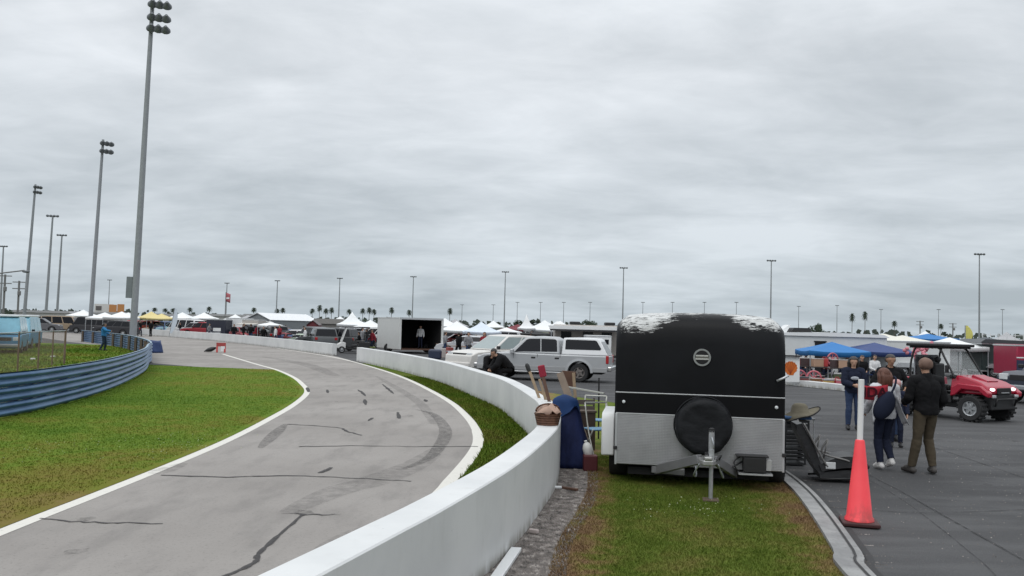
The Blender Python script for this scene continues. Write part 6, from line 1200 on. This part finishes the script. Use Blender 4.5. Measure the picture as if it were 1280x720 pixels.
for kd, px, Y, z, mi, lb in LST: p = far(px, Y); goods(kd, lb, p.x, p.y, z, random.uniform(-.4, .4), M_w[mi], 1.05)
for i, (px, py, Y) in enumerate(((1143, 441, 30), (1151, 447, 30), (1156, 439, 30.5))): 
    p = far(px, Y); r = empty('balloon_bunch', ['lowest left pink flower bunch on a pole behind the man in black', 'middle pink flower bunch on a pole behind the man in black', 'right hand pink flower bunch on a pole behind the man in black'][i], 'flowers', (p.x, p.y, 0)); z = zat(px, py, Y); MB().tube([(0,0,0),(0,0,z)], .015, 6).build('stem', M_steel, r); mb = MB()
    for k in range(12): mb.ell((random.gauss(0,.12), random.gauss(0,.06), z+random.gauss(0,.10)), (.07,.06,.065), 8, 6)
    r.name = 'flower_bunch'; mb.build('flower_head', C('petal_pink', .55,.20,.24,.7), r, smooth=True)
# people in the crowd
CR = [(293, 84, 'dark clothed person left of two in front of the white box trailer', 'd', 0), (305, 83, 'dark clothed person right of two in front of the white box trailer', 'd', 1), (314, 82, 'person in black beside the beige awning trailer', 'd', 2), (322, 80, 'person in a red top left of the small white sunshade', 'r', 0), (350, 76, 'person in a red top left of the dark red buggy', 'r', 1), (382, 68.5, 'person in a white top at the pale green buggy', 'w', 0), (403, 67.5, 'person in black leaning by the dark grey car', 'd', 1), (453, 66, 'person in a grey top right of the golf cart', 'g', 0), (466, 63, 'person in a red top beside the white open box trailer', 'r', 2), (557, 60, 'person in a grey top at the right edge of the open box trailer', 'g', 1), (606, 52, 'person in a dark red top behind the white pickup', 'r', 0), (1040, 39.2, 'person in black seated among the vendor tables', 'd', 1), (1083, 40, 'person in grey under the darker blue canopy', 'g', 0), (1092, 39, 'person in black under the darker blue canopy', 'd', 2), (1129, 33, 'person in a white top behind the small child', 'w', 1), (1145, 26, 'person in a dark red top half hidden by the man in black', 'r', 0)]
TOPS = dict(d=K_blackc, r=cloth('red_shirt', (.20,.02,.03)), w=cloth('white_cloth', (.60,.60,.60)), g=cloth('grey_shirt', (.22,.22,.23)))
for px, Y, lb, c_, v_ in CR:
    if px in (1040, 1083, 1092, 1145, 1129): continue
    Y = beh(px, Y, 2.5); p = far(px, Y); crowd_person(lb, (p.x, p.y, 0), random.uniform(0, 6.28), random.uniform(1.62, 1.80), TOPS[c_], random.choice([K_navy, K_blackc, K_jean]), random.choice([H_dark, H_brn]), None, v_)

# ------------------------------------------------------------------ second row: more vehicles, canopies and stalls in the crowded paddock
ROW2 = [(240,125,175,'sedan',(.45,.45,.46),'pale grey car in the second row, behind the silver car'), (268,128,10,'suv',(.05,.06,.09),'dark blue car in the second row, behind the red truck'), (325,110,5,'van',(.5,.5,.48),'off white van behind the beige awning trailer'), (348,100,170,'sedan',(.25,.03,.04),'dark red car beside the grey shed wall'), (430,82,175,'suv',(.40,.41,.42),'silver car under the white peaked tent'), (452,78,10,'sedan',(.06,.06,.07),'black car right of the golf cart'), (470,84,172,'suv',(.55,.55,.54),'white car partly behind the open box trailer'), (566,88,175,'suv',(.10,.10,.11),'dark car under the off white canopy'), (583,80,8,'sedan',(.30,.05,.05),'dark red car under the bluish white canopy'), (622,84,172,'suv',(.32,.33,.34),'grey car behind the white pickup roof'), (640,72,178,'sedan',(.3,.3,.32),'grey car behind the windscreen of the silver pickup'), (165,118,175,'suv',(.35,.04,.05),'red car just left of the cream canopies'), (178,120,5,'sedan',(.55,.55,.55),'white car between the tall pole and the cream canopies'), (36,125,10,'pickup',(.3,.28,.25),'tan pickup beyond the blue vans'), (1075,49,175,'suv',(.04,.05,.07),'dark car behind the darker blue canopy')]
for i, (px, Y, rz, kd, c_, lb) in enumerate(ROW2): Y = beh(px, Y, 12); p = far(px, Y); vehicle('parked_car', lb, 'car', (p.x, p.y, 0), RAD(rz), C('row_paint_%d' % i, *c_), kd, None, detail=False)
for px, Y, ze, zp, w_, m_, lb in ((228, 122, 2.2, 3.0, 3.4, M_canvas, 'white canopy behind the white van in the left row'), (255, 140, 2.3, 3.2, 4, M_canvas, 'white canopy above the red truck'), (310, 130, 2.2, 2.9, 3.4, C('grey_canvas', .38,.38,.39, .8), 'grey canopy behind the white box trailer'), (425, 110, 2.1, 2.9, 3.2, M_canvas, 'small white canopy left of the white peaked tent'), (556, 105, 2.1, 3.0, 3.4, M_canvas, 'white canopy touching the right post of the open box trailer'), (647, 105, 1.9, 2.5, 3.6, C('maroon_canvas', .16,.03,.04, .8), 'dark red canopy left of the sharp peaked tent'), (700, 110, 2.0, 3.1, 4, M_canvas, 'white canopy above the middle of the silver pickup'), (1105, 60, 1.95, 2.35, 3.4, C('cream_canvas', .66,.64,.56,.8), 'cream canopy between the dark blue one and the white one'), (1232, 62, 1.9, 2.3, 4, C('dusky_canvas', .07,.08,.09,.8), 'dark grey canopy above the dark green trailer'), (1160, 75, 2.1, 2.5, 4, M_bluec, 'small blue canopy peeping out behind the white one')):
    Y = beh(px, Y, 10); p = far(px, Y); canopy(lb, (p.x, p.y, 0), random.uniform(-.3, .3), w_, w_, ze, zp, m_, None)
CR2 = [(226,90,'person in black beside the pale blue wagon','d'), (262,82,'person in grey by the red truck','g'), (330,78,'person in black beside the small dark car','d'), (345,75,'person in white in front of the grey shed','w'), (396,67,'person in a red top behind the dark grey car','r'), (418,68,'person in white near the golf cart roof','w'), (574,57,'person in black at the brown vendor tables','d'), (586,55,'person in a grey top at the brown vendor tables','g'), (1012,40.5,'person in white under the bright blue canopy','w'), (1062,41,'person in a red top under the bright blue canopy','r'), (1072,38,'person in black right of the vendor tables','d')]
for px, Y, lb, c_ in CR2:
    if px > 1000: continue
    Y = beh(px, Y, 2.5); p = far(px, Y); crowd_person(lb, (p.x, p.y, 0), random.uniform(0, 6.28), random.uniform(1.6, 1.78), TOPS[c_], random.choice([K_navy, K_blackc, K_jean]), random.choice([H_dark, H_brn]), None, random.randint(0, 2))
# boxes, coolers and totes standing about between the stalls
for i, (px, Y, w_, h_, c_, lb, cat) in enumerate([(232,86,.7,.5,(.4,.4,.4),'grey tote in front of the white van','tote'), (270,82,.9,.6,(.05,.12,.3),'blue tote in front of the navy trailer','tote'), (310,80,.6,.5,(.5,.5,.5),'white cooler in front of the white box trailer','cooler'), (330,74,.7,.6,(.3,.05,.04),'red tote in front of the small dark car','tote'), (365,72,.9,.5,(.45,.45,.45),'white cooler in front of the dark red buggy','cooler'), (568,55,.8,.55,(.35,.08,.07),'red tote at the first brown vendor table','tote'), (580,53,.6,.6,(.5,.48,.45),'pale carton at the brown vendor tables','box'), (1006,36.6,.35,.4,(.12,.03,.03),'dark red tote near the pink wheels','tote'), (1036,36,.4,.35,(.45,.3,.1),'tan carton right of the red toy wagon','box'), (1044,38.6,.5,.5,(.1,.14,.07),'green tote behind the last vendor table','tote')]):
    Y = beh(px, Y, 4.5); p = far(px, Y); r = empty('storage_tote', lb, cat, (p.x, p.y, 0), random.uniform(-.5, .5)); MB().box(0, 0, h_/2-.03, w_, w_*.65, h_-.06).build('tub', C('tub_%d' % i, *c_), r, bevel=.03); MB().box(0, 0, h_-.03, w_*1.05, w_*.70, .06).build('lid', C('tub_lid_%d' % (i % 3), *((.5,.5,.5), (.06,.06,.07), (.3,.3,.32))[i % 3]), r, bevel=.015)
# ------------------------------------------------------------------ third row: the crowded paddock seen between the nearer stalls
R3 = random.Random(21); PAL = [((.5,.5,.5),'white'), ((.05,.05,.055),'black'), ((.28,.03,.04),'red'), ((.30,.31,.32),'silver'), ((.05,.09,.2),'blue'), ((.10,.105,.11),'dark grey'), ((.36,.30,.22),'tan')]
SPAN = [(170, 'left of the cream canopies'), (232, 'above the white van of the left row'), (292, 'above the white box trailer'), (365, 'in front of the long shed roof'), (445, 'under the white peaked tent'), (560, 'right of the open box trailer'), (612, 'behind the bluish white canopy'), (655, 'under the sharp peaked tent'), (705, 'behind the motorhome awning'), (995, 'behind the long white trailer'), (1150, 'behind the white canopy peak'), (1255, 'behind the dark green trailer')]
for i, (px, wh) in enumerate(SPAN):
    for k in range(2):
        c_, nm = PAL[(i*2+k*3) % 7]; q = px+k*17+R3.uniform(-4, 4); Y = R3.uniform(120, 150) if px > 420 else R3.uniform(135, 165); p = far(q, Y); kd = R3.choice(['suv', 'sedan', 'pickup', 'van'])
        vehicle('parked_car', 'small distant %s %s %s' % (nm, {'suv': 'wagon', 'sedan': 'car', 'pickup': 'pickup', 'van': 'van'}[kd], wh), 'car', (p.x, p.y, 0), RAD(R3.choice([0, 180])+R3.uniform(-20, 20)), C('pal_%d' % ((i*2+k*3) % 7), *c_), kd, 'distant parked cars', detail=False)
    p = far(px+R3.uniform(-10, 10), R3.uniform(125, 160)); canopy('small distant %s canopy %s' % (('white', 'pale grey')[i % 2], wh), (p.x, p.y, 0), R3.uniform(-.4, .4), 3.6, 3.6, 2.1, R3.uniform(2.9, 3.4), M_canvas if i % 2 == 0 else C('grey_canvas', .38,.38,.39,.8), 'distant canopies')
    for k in range(2):
        p = far(px+R3.uniform(-14, 22), 100 if px < 420 else R3.uniform(70, 95)); Yb = beh(px, p.y, 4); p = far(px+R3.uniform(-14, 22), Yb)
        cc_ = R3.choice('drwg'); crowd_person('small distant person in %s %s' % ({'d': 'black', 'r': 'dark red', 'w': 'white', 'g': 'grey'}[cc_], wh), (p.x, p.y, 0), R3.uniform(0, 6.28), R3.uniform(1.6, 1.78), TOPS[cc_], R3.choice([K_navy, K_blackc, K_jean]), R3.choice([H_dark, H_brn]), 'distant people', R3.randint(0, 2))
# ------------------------------------------------------------------ sitters and goods under the blue canopies, cars close behind the far wall
SIT = pose(pelvis=(0,-.05,.50), waist=(0,-.07,.63), chest=(0,-.06,.86), neck=(0,-.05,1.03), head=(0,-.02,1.18), shL=(-.185,-.05,.965), shR=(.185,-.05,.965), elL=(-.25,.02,.70), elR=(.25,.02,.70), wrL=(-.14,.25,.62), wrR=(.14,.25,.62), hipL=(-.09,-.04,.48), hipR=(.09,-.04,.48), knL=(-.13,.38,.50), knR=(.13,.38,.50), anL=(-.13,.40,.085), anR=(.13,.40,.085), toL=(-.14,.56,.036), toR=(.14,.56,.036))
SITP = []
for i, (px, Y, rz, c_, lb) in enumerate(((1008, 41.5, 180, 'd', 'person in black sitting under the left end of the bright blue canopy'), (1034, 41, 160, 'r', 'person in dark red sitting behind the middle vendor table'), (1060, 40.5, 200, 'g', 'person in grey sitting under the right end of the bright blue canopy'), (1078, 38.5, 170, 'd', 'person in black sitting right of the last vendor table'), (1094, 40, 190, 'w', 'person in white sitting under the darker blue canopy'))):
    p = far(px, Y)
    o = person(lb, (p.x, p.y, 0), RAD(rz), 1.74, SIT, TOPS[c_], K_navy, H_dark, M_skin, M_black, None, .032, fingers=False, thick=.02) if not SITP else copy_tree(SITP[0]); SITP.append(o)
    o.location = (p.x, p.y, 0); o.rotation_euler = (0, 0, RAD(rz)); tag(o, lb, 'person')
    for c in o.children:
        if c.name.startswith('top'): setmat(c, TOPS[c_])
    r = empty('camp_chair', ['dark camp chair at the left end of the bright blue canopy', 'dark camp chair behind the middle vendor table', 'dark camp chair at the right end of the bright blue canopy', 'dark camp chair right of the last vendor table', 'dark camp chair under the darker blue canopy'][i], 'chair', (p.x, p.y, 0), RAD(rz))
    MB().box(0, -.02, .40, .5, .46, .03).build('seat', M_navyc, r); MB().box(0, -.25, .68, .5, .03, .45).build('backrest', M_navyc, r)
    for sx in (-1, 1):
        for sy in (-.24, .2): MB().bar((sx*.23, sy, 0), (sx*.23, sy, .42 if sy > 0 else .9), .03).build('leg', M_black, r)
GD = [('wagon_wheel', 1041, 40, .76, 0, 'pink spoked wheel standing on the table behind the red toy wagon'), ('gas_can', 1012, 39.3, 0, 1, 'red can on the ground under the shell side table'), ('goods_box', 1024, 39.4, 0, 6, 'dark box on the ground under the middle vendor table'), ('goods_box', 1069, 38.2, 0, 3, 'tan box on the ground right of the vendor tables'), ('gas_can', 1072, 37.2, 0, 2, 'red can on the ground right of the tan box'), ('toy_wagon', 1062, 36.4, 0, 1, 'dark red toy wagon nearest the woman in navy'), ('goods_box', 1103, 38.6, 0, 5, 'white box under the right end of the darker blue canopy'), ('goods_box', 1020, 36.8, 0, 4, 'brown box on the ground in front of the middle vendor table'), ('goods_box', 992, 37.6, 0, 6, 'dark box on the ground right of the shell sign')]
for kd, px, Y, z, mi, lb in GD: p = far(px, Y); goods(kd, lb, p.x, p.y, z, random.uniform(-.4, .4), M_w[mi], 1.0)
NR = [(208, 'suv', 4), (272, 'sedan', 4), (289, 'pickup', 3), (306, 'sedan', 2), (316, 'suv', 5), (329, 'sedan', 0), (345, 'suv', 1), (358, 'sedan', 4), (392, 'suv', 5), (404, 'suv', 5)]
for i, (px, kd, ci) in enumerate(NR):
    Y = beh(px, 0, 7.5+(i % 3)*2.2); p = far(px, Y); c_, nm = PAL[ci]
    vehicle('parked_car', '%s %s close behind the far white wall, %s' % (nm, {'suv': 'wagon', 'sedan': 'car', 'pickup': 'pickup'}[kd], ['below the cream canopies', 'left of the navy trailer', 'in front of the navy trailer', 'in front of the white box trailer', 'in front of the beige awning trailer', 'left of the flat white sunshade', 'at the shed gable', 'in front of the white shed roof', 'at the dark red hut', 'behind the dark grey car'][i]), 'car', (p.x, p.y, 0), RAD(random.choice([-60, 120])+random.uniform(-15, 15)), C('pal_%d' % ci, *c_), kd, None, detail=False)
# ------------------------------------------------------------------ small wear on the asphalt: oil spots, patches, grit
R5 = random.Random(5); mb = MB()
for _ in range(70):
    if R5.random() < .8: x = R5.uniform(4.5, 13); y = R5.uniform(8, 30)
    else:
        y = R5.uniform(6, 36); i = min(range(len(LP)), key=lambda k: abs(LP[k].y-y)); x = LP[i].x+R5.uniform(.4, 3.6)
    r = R5.uniform(.03, .12); k = 12; on = x < 2; z = -.0015 if on else -.0075
    mb.add([(x+r*math.cos(a)*R5.uniform(.7, 1.2), y+r*math.sin(a)*R5.uniform(.7, 1.5), z+.00005*_) for a in [2*PI*j/k for j in range(k)]], [tuple(range(k))])
tag(mb.build('oil_spots', m_worn('oil_spot', (.05,.047,.045), .02, .35, 7), recalc=False), kind='structure')
V = []; Fc = []
for _ in range(2600):
    x = R5.uniform(4.3, 11); y = R5.uniform(7.5, 20); r = R5.uniform(.004, .011)
    if R5.random() < .35: t = R5.random(); q = KR[int(t*(len(KR)-1))]; x = q.x+abs(R5.gauss(.05, .12)); y = q.y
    o = len(V); V += [(x+r, y, -.012), (x-r*.6, y+r, -.012), (x-r*.6, y-r, -.012), (x, y, -.012+r)]; Fc += [(o, o+1, o+3), (o+1, o+2, o+3), (o+2, o, o+3)]
tag(np_mesh('grit', np.array(V), np.array(Fc), MATS['loose_stone']), 'loose grit scattered on the dark asphalt along the kerb', 'grit', kind='stuff')
# worn patch of newer asphalt and straight seam lines along the lane
mb = MB()
for off_ in (1.1, 4.2): P = offset(KR, off_)[2:]; ribbon(mb, P, .02, -.0078)
tag(mb.build('paving_seams', m_worn('seam_dark', (.03,.03,.031), .05, .5, 5)), kind='structure')
